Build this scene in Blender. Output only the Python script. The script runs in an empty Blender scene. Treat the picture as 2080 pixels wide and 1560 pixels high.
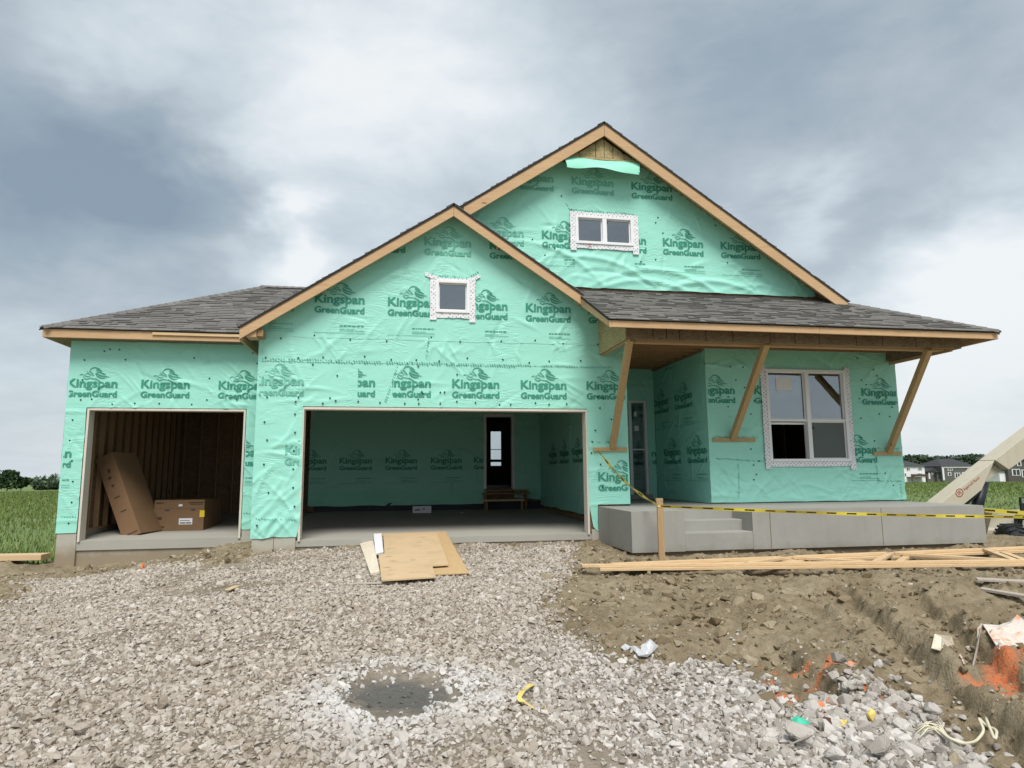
import bpy, bmesh, math, random
import numpy as np
from mathutils import Vector, Matrix
from mathutils.geometry import delaunay_2d_cdt

random.seed(7); RNG = np.random.default_rng(7)
S = bpy.context.scene
COL = S.collection
PI = math.pi

# ------------------------------------------------------------------ camera
IW, IH, FPX = 2080, 1560, 1336.56
CAM = np.array([1.5762, -11.3371, 1.0575])
YAW, PITCH, ROLL = 0.171766, 0.134608, -0.007536
_fw = np.array([math.sin(YAW)*math.cos(PITCH), math.cos(YAW)*math.cos(PITCH), math.sin(PITCH)])
_r = np.array([math.cos(YAW), -math.sin(YAW), 0.0]); _u = np.cross(_r, _fw)
_R = math.cos(ROLL)*_r + math.sin(ROLL)*_u; _U = -math.sin(ROLL)*_r + math.cos(ROLL)*_u
def ray(u, v):
    return _fw + (u-IW/2)/FPX*_R + (IH/2-v)/FPX*_U
def on(u, v, ax, val):                      # the point of a plane seen at a photo pixel
    d = ray(u, v); i = 'xyz'.index(ax); t = (val-CAM[i])/d[i]
    return CAM + t*d
cd = bpy.data.cameras.new('camera'); co = bpy.data.objects.new('camera', cd); COL.objects.link(co)
cd.sensor_width = 36; cd.sensor_fit = 'HORIZONTAL'; cd.lens = 36*FPX/IW; cd.clip_start = .05; cd.clip_end = 3000
M = Matrix(((_R[0], _U[0], -_fw[0], CAM[0]), (_R[1], _U[1], -_fw[1], CAM[1]), (_R[2], _U[2], -_fw[2], CAM[2]), (0, 0, 0, 1)))
co.matrix_world = M; S.camera = co

# ------------------------------------------------------------------ light
def srgb(r, g, b):
    f = lambda c: (c/255/12.92) if c/255 <= .04045 else ((c/255+.055)/1.055)**2.4
    return (f(r), f(g), f(b), 1)
SUN_EL, SUN_AZ = math.radians(56), math.radians(-176)      # azimuth measured from +Y towards +X
sd = bpy.data.lights.new('sun', 'SUN'); so = bpy.data.objects.new('sun', sd); COL.objects.link(so)
sd.energy = 1.5; sd.angle = math.radians(28); sd.color = (1, .965, .91)
_sv = Vector((math.sin(SUN_AZ)*math.cos(SUN_EL), math.cos(SUN_AZ)*math.cos(SUN_EL), math.sin(SUN_EL)))
so.rotation_euler = _sv.to_track_quat('Z', 'Y').to_euler(); so.location = (0, -20, 30)
W = bpy.data.worlds.new('World'); S.world = W; W.use_nodes = True
S.view_settings.view_transform = 'Standard'; S.view_settings.look = 'None'
S.view_settings.gamma = 1; S.view_settings.use_curve_mapping = False
S.view_settings.exposure = 1.27
S.cycles.use_denoising = True
S.cycles.max_bounces = 8; S.cycles.diffuse_bounces = 2; S.cycles.transparent_max_bounces = 8

class NT:
    """small node-tree helper: every method returns an output socket"""
    def __init__(s, tree): s.t = tree; s.n = tree.nodes; s.l = tree.links
    def put(s, sock, v):
        if hasattr(v, 'is_linked') or isinstance(v, bpy.types.NodeSocket): s.l.new(v, sock)
        elif v is not None: sock.default_value = v
    def new(s, typ, **kw):
        n = s.n.new(typ)
        for k, v in kw.items(): setattr(n, k, v)
        return n
    def math(s, op, a, b=None, c=None, clamp=False):
        n = s.new('ShaderNodeMath', operation=op, use_clamp=clamp)
        for i, x in enumerate((a, b, c)): s.put(n.inputs[i], x)
        return n.outputs[0]
    def vmath(s, op, a, b=None, scale=None):
        n = s.new('ShaderNodeVectorMath', operation=op); s.put(n.inputs[0], a); s.put(n.inputs[1], b)
        if scale is not None: s.put(n.inputs[3], scale)
        return n.outputs['Value'] if op in ('DISTANCE', 'LENGTH', 'DOT_PRODUCT') else n.outputs[0]
    def noise(s, vec, scale=5, detail=4, rough=.5, dist=0, lac=2, out=0, w=None):
        n = s.new('ShaderNodeTexNoise')
        s.put(n.inputs['Vector'], vec); s.put(n.inputs['Scale'], scale); n.inputs['Detail'].default_value = detail
        n.inputs['Roughness'].default_value = rough; n.inputs['Distortion'].default_value = dist; n.inputs['Lacunarity'].default_value = lac
        return n.outputs[out]
    def voro(s, vec, scale, feature='F1', out='Distance', rnd=1):
        n = s.new('ShaderNodeTexVoronoi', feature=feature); s.put(n.inputs['Vector'], vec); n.inputs['Scale'].default_value = scale
        n.inputs['Randomness'].default_value = rnd
        return n.outputs[out]
    def ramp(s, fac, stops, interp='LINEAR'):
        n = s.new('ShaderNodeValToRGB'); s.put(n.inputs[0], fac); r = n.color_ramp; r.interpolation = interp
        while len(r.elements) < len(stops): r.elements.new(.5)
        for e, (p, c) in zip(r.elements, stops):
            e.position = p; e.color = c if len(c) == 4 else (*c, 1)
        return n.outputs[0]
    def maprange(s, v, a, b, c=0, d=1, smooth=False):
        n = s.new('ShaderNodeMapRange', interpolation_type='SMOOTHSTEP' if smooth else 'LINEAR')
        for i, x in enumerate((v, a, b, c, d)): s.put(n.inputs[i], x)
        return n.outputs[0]
    def mix(s, fac, a, b, blend='MIX'):
        n = s.new('ShaderNodeMix', data_type='RGBA', blend_type=blend)
        s.put(n.inputs[0], fac); s.put(n.inputs[6], a); s.put(n.inputs[7], b)
        return n.outputs[2]
    def mapping(s, vec, scale=(1, 1, 1), loc=(0, 0, 0), rot=(0, 0, 0)):
        n = s.new('ShaderNodeMapping'); s.put(n.inputs[0], vec)
        n.inputs['Location'].default_value = loc; n.inputs['Rotation'].default_value = rot; n.inputs['Scale'].default_value = scale
        return n.outputs[0]
    def sep(s, vec):
        n = s.new('ShaderNodeSeparateXYZ'); s.put(n.inputs[0], vec); return n.outputs
    def comb(s, x, y, z):
        n = s.new('ShaderNodeCombineXYZ')
        for i, v in enumerate((x, y, z)): s.put(n.inputs[i], v)
        return n.outputs[0]
    def bump(s, h, strength=.5, dist=.01, normal=None):
        n = s.new('ShaderNodeBump'); s.put(n.inputs['Height'], h); n.inputs['Strength'].default_value = strength
        n.inputs['Distance'].default_value = dist; s.put(n.inputs['Normal'], normal); return n.outputs[0]

# ---- sky: clear-sky texture behind a broken layer of rain clouds
w = NT(W.node_tree); w.n.clear()
gen = w.new('ShaderNodeTexCoord').outputs['Generated']
nrm = w.vmath('NORMALIZE', gen)
xyz = w.sep(nrm)
sky = w.new('ShaderNodeTexSky', sky_type='NISHITA'); sky.sun_disc = False
sky.sun_elevation = SUN_EL; sky.sun_rotation = SUN_AZ; sky.air_density = 1.2; sky.dust_density = 2.5
zz = w.math('ADD', w.math('MAXIMUM', xyz[2], 0.0), .16)
plane = w.comb(w.math('DIVIDE', xyz[0], zz), w.math('DIVIDE', xyz[1], zz), 0.0)
n1 = w.noise(w.mapping(plane, loc=(3.1, 1.7, .4), rot=(0, 0, .5), scale=(1, 1.35, 1)), .85, 6, .56, .35)
n2 = w.noise(w.mapping(nrm, loc=(8.3, 2.2, 5.1), scale=(1, 1, 2.2)), 3.6, 5, .58, .5)
n3 = w.noise(w.mapping(nrm, loc=(1.3, 7.2, 2.1), scale=(1, 1, 1.8)), 11, 4, .6, .4)
warp = w.noise(w.mapping(nrm, loc=(4, 4, 4), scale=(1, 1, 1.8)), 4.2, 4, .6, .2, out=1)
wd = w.vmath('ADD', nrm, w.vmath('SCALE', w.vmath('SUBTRACT', warp, (.5, .5, .5)), scale=.22))
val = w.math('ADD', w.math('MULTIPLY', w.math('SUBTRACT', n1, .5), 0.62), .57)
val = w.math('ADD', val, w.math('MULTIPLY', w.math('SUBTRACT', n2, .5), .46))
val = w.math('ADD', val, w.math('MULTIPLY', w.math('SUBTRACT', n3, .5), .20))
CLOUDS = [  # photo pixel, angular radius, brightness offset
    (40, 350, .20, -.24), (230, 410, .13, -.22), (400, 440, .09, -.24), (520, 455, .06, -.18), (30, 180, .16, -.15), (330, 330, .10, -.14), (150, 560, .20, -.08), (420, 180, .08, -.10),
    (1480, 230, .16, -.13), (1640, 170, .14, -.08), (1800, 110, .16, -.08), (1420, 330, .08, -.12), (1760, 480, .13, -.20), (1930, 420, .12, -.12), (2000, 330, .1, -.06), (960, 360, .05, -.12),
    (650, 455, .035, .34), (570, 540, .05, .34), (600, 520, .03, .2), (490, 270, .09, .20), (430, 350, .08, .18), (250, 40, .10, .26), (600, 90, .18, .22), (800, 130, .14, .20),
    (1000, 230, .13, .14), (1640, 430, .05, .30), (1720, 350, .04, .22), (1990, 820, .26, .40), (2060, 610, .10, .26), (1900, 640, .08, .16), (1350, 480, .10, .12),
    (60, 900, .3, .10)]
for (u, v, rad, amp) in CLOUDS:
    d = ray(u, v); d = d/np.linalg.norm(d)
    q = w.math('DIVIDE', w.vmath('DISTANCE', wd, tuple(d)), rad)
    g = w.math('MULTIPLY', w.math('EXPONENT', w.math('MULTIPLY', w.math('MULTIPLY', q, q), -1.0)), amp)
    val = w.math('ADD', val, g)
# flat base of the dark bank at left, pale air beneath it
_e = ray(250, 462); _e = _e/np.linalg.norm(_e); _b = ray(180, 560); _b = _b/np.linalg.norm(_b)
_q = w.math('DIVIDE', w.vmath('DISTANCE', nrm, tuple(_b)), .30)
_g = w.math('EXPONENT', w.math('MULTIPLY', w.math('MULTIPLY', _q, _q), -1.0))
_lo = w.maprange(w.sep(w.vmath('ADD', nrm, w.vmath('SCALE', w.vmath('SUBTRACT', warp, (.5, .5, .5)), scale=.06)))[2], float(_e[2])-.012, float(_e[2])+.02, .12, -.10, True)
val = w.math('ADD', val, w.math('MULTIPLY', _g, _lo))
cl = w.ramp(val, [(.05, (.108, .140, .172)), (.30, (.146, .178, .206)), (.50, (.198, .227, .250)), (.70, (.262, .293, .314)), (.92, (.345, .365, .378)), (1, (.375, .386, .392))])
# towards the horizon the layer closes into a pale even veil
veil = w.maprange(xyz[2], .0, .24, 1, 0, True)
cl = w.mix(w.math('MULTIPLY', veil, .45), cl, (.275, .305, .325, 1))
# below the horizon: dull ground light
b1 = w.new('ShaderNodeBackground'); w.put(b1.inputs[0], sky.outputs[0]); b1.inputs[1].default_value = .08
b2 = w.new('ShaderNodeBackground'); w.put(b2.inputs[0], cl); b2.inputs[1].default_value = 1.0
mx = w.new('ShaderNodeMixShader'); mx.inputs[0].default_value = .93
w.l.new(b1.outputs[0], mx.inputs[1]); w.l.new(b2.outputs[0], mx.inputs[2])
wo = w.new('ShaderNodeOutputWorld'); w.l.new(mx.outputs[0], wo.inputs[0])

# ------------------------------------------------------------------ materials
MATS = {}
def mat(name, base=(.5, .5, .5, 1), rough=.7, spec=.3, fn=None, metallic=0):
    m = bpy.data.materials.new(name); m.use_nodes = True; t = NT(m.node_tree)
    p = t.n['Principled BSDF']; p.inputs['Base Color'].default_value = base; p.inputs['Roughness'].default_value = rough
    p.inputs['Specular IOR Level'].default_value = spec; p.inputs['Metallic'].default_value = metallic
    if fn: fn(t, p)
    MATS[name] = m; return m
def pos(t): return t.new('ShaderNodeNewGeometry').outputs['Position']
def island(t): return t.new('ShaderNodeNewGeometry').outputs['Random Per Island']

def f_wrap(c0, c1):
    def fn(t, p):
        P = pos(t)
        big = t.noise(P, .7, 4, .6); mid = t.noise(P, 5, 5, .6)
        col = t.mix(t.maprange(big, .3, .7), c0, c1)
        # faint woven scrim and horizontal print ghosts
        dirt = t.maprange(t.noise(t.mapping(P, scale=(.6, .6, 2.5)), 2.2, 6, .65), .52, .78)
        col = t.mix(t.math('MULTIPLY', dirt, .16), col, (.36, .52, .43, 1))
        t.put(p.inputs['Base Color'], col)
        a = t.noise(t.mapping(P, rot=(0, .8, 0), scale=(1, 1, 3.0)), 1.9, 2, .5, 1.0)
        b = t.noise(t.mapping(P, rot=(0, -.55, 0), scale=(1, 1, 3.2)), 1.7, 2, .5, 1.2)
        ra = t.math('ABSOLUTE', t.math('SUBTRACT', a, .5)); rb = t.math('ABSOLUTE', t.math('SUBTRACT', b, .5))
        patch = t.maprange(t.noise(P, 1.6, 3, .5), .46, .62)
        cr_ = t.math('MULTIPLY', t.math('MINIMUM', t.math('MINIMUM', ra, rb), .07), t.math('ADD', t.math('MULTIPLY', patch, .9), .12))
        h = t.math('ADD', cr_, t.math('MULTIPLY', mid, .012))
        t.put(p.inputs['Normal'], t.bump(h, .55, .10))
        p.inputs['Roughness'].default_value = .48; p.inputs['Specular IOR Level'].default_value = .35
    return fn
mat('wrap', fn=f_wrap((.345, .750, .625, 1), (.325, .715, .595, 1)))
mat('wrap_flap', fn=f_wrap((.30, .74, .57, 1), (.28, .70, .53, 1)))
mat('print', (.060, .310, .220, 1), .6, .2)
mat('print_faded', (.17, .50, .38, 1), .6, .2)
mat('cap', (.012, .045, .038, 1), .5)
def f_tape(t, p):
    P = t.sep(pos(t))
    g = t.comb(t.math('MULTIPLY', t.math('ADD', P[0], P[2]), 11), t.math('MULTIPLY', t.math('SUBTRACT', P[0], P[2]), 11), 0.0)
    v = t.voro(g, 1.25, rnd=.25)
    t.put(p.inputs['Base Color'], t.mix(t.math('LESS_THAN', v, .27), (.80, .80, .83, 1), (.36, .36, .40, 1)))
    p.inputs['Roughness'].default_value = .4
mat('flashing', fn=f_tape)
mat('vinyl', (.83, .83, .84, 1), .35, .4)
def f_wood(ax, light, dark, sat=1.0):
    def fn(t, p):
        P = pos(t); sc = [14, 14, 14]; sc['xyz'.index(ax)] = 1.1
        rnd = t.math('MULTIPLY', island(t), 37.0)
        Q = t.vmath('ADD', t.mapping(P, scale=tuple(sc)), t.comb(rnd, rnd, rnd))
        g = t.noise(Q, 1.6, 6, .62, 1.6); big = t.noise(P, 1.1, 3, .5)
        fine = t.noise(Q, 7, 3, .6)
        col = t.mix(t.maprange(t.math('ADD', t.math('MULTIPLY', g, .75), t.math('MULTIPLY', fine, .25)), .33, .68), dark, light)
        knot = t.voro(t.mapping(P, scale=tuple(4.2 if s > 5 else 1.6 for s in sc)), 1.0)
        col = t.mix(t.maprange(knot, .05, .11, .75, 0), col, (dark[0]*.28, dark[1]*.22, dark[2]*.2, 1))
        col = t.mix(t.maprange(big, .35, .7, 0, .22), col, (dark[0]*.75, dark[1]*.72, dark[2]*.7, 1))
        col = t.mix(t.math('MULTIPLY', t.math('SUBTRACT', island(t), .5), .5), col, light)
        t.put(p.inputs['Base Color'], col)
        t.put(p.inputs['Normal'], t.bump(fine, .25, .004))
        p.inputs['Roughness'].default_value = .72
    return fn
PL, PD = (.63, .43, .255, 1), (.50, .315, .165, 1)
for ax in 'xyz': mat('pine_'+ax, fn=f_wood(ax, PL, PD))
mat('lumber_x', fn=f_wood('x', (.74, .56, .35, 1), (.58, .38, .19, 1)))
mat('lumber_y', fn=f_wood('y', (.74, .56, .35, 1), (.58, .38, .19, 1)))
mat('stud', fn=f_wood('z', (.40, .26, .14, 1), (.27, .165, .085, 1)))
mat('brace_wood', fn=f_wood('z', (.56, .40, .21, 1), (.43, .285, .135, 1)))
mat('stake_wood', fn=f_wood('z', (.52, .36, .2, 1), (.36, .23, .12, 1)))
mat('plywood', fn=f_wood('x', (.66, .49, .30, 1), (.55, .39, .225, 1)))
mat('pale_board', fn=f_wood('y', (.80, .74, .62, 1), (.60, .50, .36, 1)))
mat('grey_board', fn=f_wood('x', (.52, .47, .40, 1), (.32, .28, .23, 1)))
mat('jamb', fn=f_wood('z', (.74, .70, .62, 1), (.62, .56, .47, 1)))
def f_ply(t, p):
    f_wood('x', (.66, .49, .30, 1), (.55, .39, .225, 1))(t, p)
    P = pos(t); n = t.noise(P, 2.6, 5, .65); c = p.inputs['Base Color'].links[0].from_socket
    q = t.noise(t.mapping(P, loc=(7, 3, 1)), 5.5, 4, .6)
    c = t.mix(t.maprange(n, .52, .72, 0, .42), c, (.36, .28, .18, 1)); c = t.mix(t.maprange(q, .60, .72, 0, .5), c, (.24, .22, .19, 1))
    t.put(p.inputs['Base Color'], c)
mat('plywood_sheet', fn=f_ply)
mat('plywood_low', fn=f_wood('y', (.60, .42, .225, 1), (.50, .335, .165, 1)))
def f_osb(c0, c1, c2):
    def fn(t, p):
        P = pos(t)
        ch = t.voro(t.mapping(P, scale=(1, 1, 2.6)), 26, out='Color')
        n = t.noise(P, 2.2, 4, .6)
        v = t.math('ADD', t.math('MULTIPLY', t.sep(ch)[0], .6), t.math('MULTIPLY', n, .5))
        t.put(p.inputs['Base Color'], t.ramp(v, [(.2, c0), (.55, c1), (.9, c2)]))
        t.put(p.inputs['Normal'], t.bump(t.sep(ch)[1], .12, .004)); p.inputs['Roughness'].default_value = .7
    return fn
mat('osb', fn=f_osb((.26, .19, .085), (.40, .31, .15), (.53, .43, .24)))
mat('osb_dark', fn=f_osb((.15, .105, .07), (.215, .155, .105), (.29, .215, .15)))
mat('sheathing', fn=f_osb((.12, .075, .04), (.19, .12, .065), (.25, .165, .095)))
def f_shingle(t, p):
    P = pos(t); i = island(t)
    n = t.noise(P, 160, 2, .7); b = t.noise(P, .8, 4, .6)
    c = t.ramp(i, [(0, (.150, .144, .135)), (.5, (.178, .171, .160)), (1, (.212, .204, .191))])
    c = t.mix(t.maprange(n, .3, .7, .0, .35), c, (.17, .155, .145, 1)); c = t.mix(t.maprange(b, .4, .7, 0, .25), c, (.06, .06, .065, 1))
    t.put(p.inputs['Base Color'], c); p.inputs['Roughness'].default_value = .92; p.inputs['Specular IOR Level'].default_value = .15
    t.put(p.inputs['Normal'], t.bump(n, .4, .004))
mat('shingle', fn=f_shingle)
mat('felt', (.03, .028, .028, 1), .9)
def f_conc(c, vary=.25, dark=(.16, .14, .11, 1), streak=0.0, h0=None):
    def fn(t, p):
        P = pos(t); a = t.noise(P, 1.3, 6, .62); b = t.noise(P, 30, 4, .6); v = t.noise(t.mapping(P, scale=(5, 5, .5)), 1.5, 5, .6)
        col = t.mix(t.math('MULTIPLY', t.maprange(a, .35, .75), vary), c, tuple(x*.62 for x in c[:3])+(1,))
        col = t.mix(t.math('MULTIPLY', t.maprange(b, .55, .8), .22), col, tuple(x*1.25 for x in c[:3])+(1,))
        if streak: col = t.mix(t.math('MULTIPLY', t.maprange(v, .52, .75), streak), col, dark)
        if h0 is not None:      # splashed soil along the foot
            z = t.math('ADD', t.sep(P)[2], t.math('MULTIPLY', t.noise(P, 3.5, 5, .6), -.35))
            col = t.mix(t.maprange(z, h0-.12, h0+.12, .85, 0), col, dark)
        t.put(p.inputs['Base Color'], col); p.inputs['Roughness'].default_value = .85; p.inputs['Specular IOR Level'].default_value = .2
        t.put(p.inputs['Normal'], t.bump(t.math('ADD', b, t.math('MULTIPLY', a, .6)), .25, .008))
    return fn
mat('concrete', fn=f_conc((.350, .345, .315, 1), .40, (.22, .19, .14, 1), .2, -.34))
mat('concrete_floor', fn=f_conc((.40, .385, .34, 1), .25))
mat('foundation', fn=f_conc((.46, .435, .37, 1), .3, (.27, .21, .14, 1), .2, -.36))
mat('footing', fn=f_conc((.19, .15, .105, 1), .6, (.10, .075, .05, 1), .5))
mat('block', fn=f_conc((.06, .065, .075, 1), .3))
def f_glass(refl, tint, rough=.02):
    def fn(t, p):
        o = t.n['Material Output']; g = t.new('ShaderNodeBsdfGlossy'); g.inputs['Color'].default_value = (.92, .95, 1, 1); g.inputs['Roughness'].default_value = rough
        tr = t.new('ShaderNodeBsdfTransparent'); tr.inputs['Color'].default_value = tint
        m = t.new('ShaderNodeMixShader'); fr = t.new('ShaderNodeFresnel'); fr.inputs[0].default_value = 1.5
        t.put(m.inputs[0], t.math('ADD', fr.outputs[0], refl, clamp=True))
        n = t.noise(pos(t), 1.4, 2, .5); b = t.bump(n, .12, .02); t.put(g.inputs['Normal'], b)
        t.l.new(tr.outputs[0], m.inputs[1]); t.l.new(g.outputs[0], m.inputs[2]); t.l.new(m.outputs[0], o.inputs[0])
    return fn
mat('glass', fn=f_glass(.20, (.55, .6, .6, 1)))
mat('glass_clear', fn=f_glass(.05, (.9, .93, .93, 1)))
mat('screen', (.12, .145, .14, 1), .8)
mat('dark_room', (.03, .028, .026, 1), .9)
def f_card(c):
    def fn(t, p):
        P = pos(t); n = t.noise(P, 3, 5, .6); f = t.noise(t.mapping(P, scale=(60, 60, 4)), 2, 2, .5)
        t.put(p.inputs['Base Color'], t.mix(t.maprange(t.math('ADD', t.math('MULTIPLY', n, .7), t.math('MULTIPLY', f, .3)), .3, .7), c, tuple(x*.82 for x in c[:3])+(1,)))
        p.inputs['Roughness'].default_value = .8
    return fn
mat('cardboard', fn=f_card((.235, .140, .075, 1)))
mat('card_print', (.075, .045, .025, 1), .8)
mat('paper', (.78, .78, .80, 1), .6)
mat('ink', (.05, .05, .06, 1), .6)
mat('label_yellow', (.80, .62, .03, 1), .5)
def f_cautape(t, p):
    u = t.new('ShaderNodeUVMap').outputs[0]; s = t.sep(u)
    ph = t.math('FRACT', s[0]); inner = t.math('MULTIPLY', t.math('GREATER_THAN', s[1], .26), t.math('LESS_THAN', s[1], .74))
    dash = t.math('MULTIPLY', t.math('LESS_THAN', ph, .48), inner)
    n = t.noise(t.comb(t.math('MULTIPLY', s[0], 9), t.math('MULTIPLY', s[1], 3), 0.0), 3, 2, .5)
    dash = t.math('MULTIPLY', dash, t.math('GREATER_THAN', n, .36))
    t.put(p.inputs['Base Color'], t.mix(dash, (.78, .66, .10, 1), (.035, .03, .02, 1))); p.inputs['Roughness'].default_value = .35
mat('caution', fn=f_cautape)
mat('yellow_plastic', (.72, .55, .16, 1), .5)
mat('twine', (.66, .61, .46, 1), .8)
mat('white_film', (.50, .51, .52, 1), .3, .5)
mat('green_scrap', (.06, .50, .33, 1), .5)
mat('rust', (.10, .045, .03, 1), .8)
mat('orange_paint', (.80, .17, .035, 1), .7)
def f_cloth(t, p):
    P = pos(t); n = t.noise(P, 4.5, 4, .6); f = t.noise(P, 40, 3, .6)
    c = t.mix(t.maprange(n, .55, .66), (.62, .57, .51, 1), (.72, .28, .12, 1)); c = t.mix(t.maprange(f, .5, .8, 0, .35), c, (.42, .34, .24, 1))
    t.put(p.inputs['Base Color'], c); t.put(p.inputs['Normal'], t.bump(f, .5, .01))
mat('sprayed_sheet', fn=f_cloth)
def f_stone(t, p):
    i = island(t); P = pos(t); n = t.noise(P, 45, 4, .6); f = t.noise(P, 160, 2, .6); z = t.noise(P, .55, 4, .6)
    c = t.ramp(i, [(0, (.25, .205, .165)), (.12, (.35, .30, .245)), (.40, (.43, .38, .325)), (.75, (.49, .445, .39)), (1, (.60, .56, .505))])
    c = t.mix(t.maprange(n, .35, .75, 0, .45), c, (.26, .205, .145, 1))
    c = t.mix(t.maprange(f, .6, .8, 0, .25), c, (.62, .58, .52, 1))
    # bands of the drive: greyer fresh stone at the right, soiled stone elsewhere
    grey = t.maprange(t.math('ADD', t.sep(P)[0], t.math('MULTIPLY', z, 1.5)), 2.9, 3.9, 0, .5); grey = t.math('MULTIPLY', grey, t.maprange(t.sep(P)[1], -4.6, -6.2, .12, 1))
    c = t.mix(grey, c, t.ramp(i, [(0, (.28, .27, .255)), (.5, (.46, .445, .43)), (1, (.64, .62, .60))]))
    c = t.mix(t.maprange(z, .52, .70, 0, .5), c, (.27, .215, .155, 1))
    d = t.vmath('DISTANCE', P, (1.62, -6.30, -.47)); d = t.math('ADD', d, t.math('ADD', t.math('MULTIPLY', t.noise(P, 5, 3, .6), .4), t.math('MULTIPLY', t.math('SUBTRACT', t.noise(P, 1.7, 3, .6), .5), .7)))
    d = t.math('ADD', d, t.math('MULTIPLY', t.math('ADD', t.sep(P)[1], 6.30), .22))
    lime = t.math('MULTIPLY', t.maprange(d, .55, 1.15, .6, 0), t.maprange(d, .34, .50, 0, 1))
    c = t.mix(lime, c, (.66, .665, .665, 1))
    c = t.mix(t.maprange(d, .36, .52, .85, 0), c, (.085, .082, .075, 1))
    p.inputs['Roughness'].default_value = .9; p.inputs['Specular IOR Level'].default_value = .15
    t.put(p.inputs['Base Color'], c); t.put(p.inputs['Normal'], t.bump(n, .5, .006))
mat('gravel', fn=f_stone)
def f_orange_rock(t, p):
    P = pos(t); n = t.noise(P, 9, 4, .6); f = t.noise(P, 60, 3, .6)
    c = t.mix(t.maprange(n, .42, .55), (.42, .39, .35, 1), (.80, .26, .10, 1)); c = t.mix(t.maprange(f, .4, .8, 0, .4), c, (.5, .3, .2, 1))
    t.put(p.inputs['Base Color'], c); p.inputs['Roughness'].default_value = .9
mat('painted_rock', fn=f_orange_rock)
mat('telehandler_paint', fn=f_conc((.52, .475, .375, 1), .16, (.24, .2, .15, 1), .18))
mat('black_steel', (.012, .016, .02, 1), .45, .5)
mat('chrome', (.62, .64, .66, 1), .2, .5, metallic=1)
mat('red_decal', (.33, .05, .04, 1), .5)
mat('rubber', (.022, .024, .027, 1), .75)
mat('mirror_glass', (.5, .55, .58, 1), .08, .6, metallic=.9)
mat('siding_white', (.80, .80, .81, 1), .6)
mat('siding_grey', (.13, .125, .12, 1), .7)
mat('siding_dark', (.095, .085, .078, 1), .7)
mat('far_roof', (.055, .058, .062, 1), .9)
mat('far_trim', (.78, .78, .78, 1), .6)
mat('far_glass', (.04, .05, .06, 1), .2, .5)
mat('far_brown', (.08, .06, .05, 1), .7)
def f_leaf(c0, c1):
    def fn(t, p):
        t.put(p.inputs['Base Color'], t.mix(island(t), c0, c1)); p.inputs['Roughness'].default_value = .7; p.inputs['Specular IOR Level'].default_value = .15
    return fn
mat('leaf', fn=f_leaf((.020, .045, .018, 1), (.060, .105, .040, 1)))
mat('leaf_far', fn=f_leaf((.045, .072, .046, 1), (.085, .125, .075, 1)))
mat('bark', (.07, .055, .04, 1), .9)
def f_grass(t, p):
    i = island(t); P = pos(t); z = t.noise(t.mapping(P, scale=(.35, 1, 1)), .22, 4, .6)
    c = t.ramp(i, [(0, (.095, .145, .034)), (.5, (.132, .190, .050)), (.85, (.170, .222, .070)), (1, (.28, .27, .13))])
    c = t.mix(t.maprange(z, .45, .7, 0, .6), c, (.15, .20, .055, 1))
    t.put(p.inputs['Base Color'], c); p.inputs['Roughness'].default_value = .65; p.inputs['Specular IOR Level'].default_value = .2
mat('grass', fn=f_grass)
mat('field', fn=lambda t, p: t.put(p.inputs['Base Color'], t.ramp(t.noise(t.mapping(pos(t), scale=(.4, 1, 1)), .16, 6, .65), [(.3, (.100, .150, .036)), (.55, (.145, .205, .058)), (.75, (.22, .225, .105))])))
def f_mud(t, p, RAMP=None):
    RAMP = RAMP or [(.30, (.150, .113, .068)), (.47, (.255, .203, .130)), (.60, (.345, .285, .192)), (.78, (.43, .367, .262))]
    P = pos(t); a = t.noise(P, .9, 6, .62); b = t.noise(P, 9, 7, .66); c = t.noise(P, 55, 4, .6); s = t.noise(t.mapping(P, rot=(0, 0, .9), scale=(1, 4, 1)), 2.0, 6, .6)
    col = t.ramp(t.math('ADD', t.math('MULTIPLY', a, .55), t.math('MULTIPLY', b, .45)), RAMP)
    col = t.mix(t.maprange(s, .55, .75, 0, .35), col, (.14, .105, .062, 1))
    col = t.mix(t.maprange(c, .62, .8, 0, .35), col, (.42, .36, .27, 1))
    # spray paint marks left on the soil
    for (cx, cy, rx, ry, ang) in PAINT:
        q = t.mapping(t.vmath('SUBTRACT', P, (cx, cy, 0)), rot=(0, 0, -ang)); e = t.sep(q)
        d = t.math('ADD', t.math('POWER', t.math('ABSOLUTE', t.math('DIVIDE', e[0], rx)), 2.0), t.math('POWER', t.math('ABSOLUTE', t.math('DIVIDE', e[1], ry)), 2.0))
        d = t.math('ADD', d, t.math('MULTIPLY', t.math('SUBTRACT', b, .5), 3.2))
        col = t.mix(t.math('MULTIPLY', t.maprange(d, .3, 1.3, .9, 0), t.maprange(c, .36, .58, .15, 1)), col, (.70, .20, .075, 1))
    # wet slurry where cement was mixed
    d = t.vmath('DISTANCE', P, (1.62, -6.30, -.47)); d = t.math('ADD', d, t.math('ADD', t.math('MULTIPLY', b, .3), t.math('MULTIPLY', t.math('SUBTRACT', t.noise(P, 2.6, 4, .6), .5), .5)))
    col = t.mix(t.maprange(d, .36, .62, .9, 0), col, (.13, .128, .12, 1))
    t.put(p.inputs['Roughness'], t.maprange(d, .4, .55, .45, .92)); p.inputs['Specular IOR Level'].default_value = .15
    t.put(p.inputs['Base Color'], col)
    t.put(p.inputs['Normal'], t.bump(t.math('ADD', b, t.math('MULTIPLY', c, .4)), .9, .06))
_pp = lambda u, v: on(u, v, 'z', -.46)
PAINT = []
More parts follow.
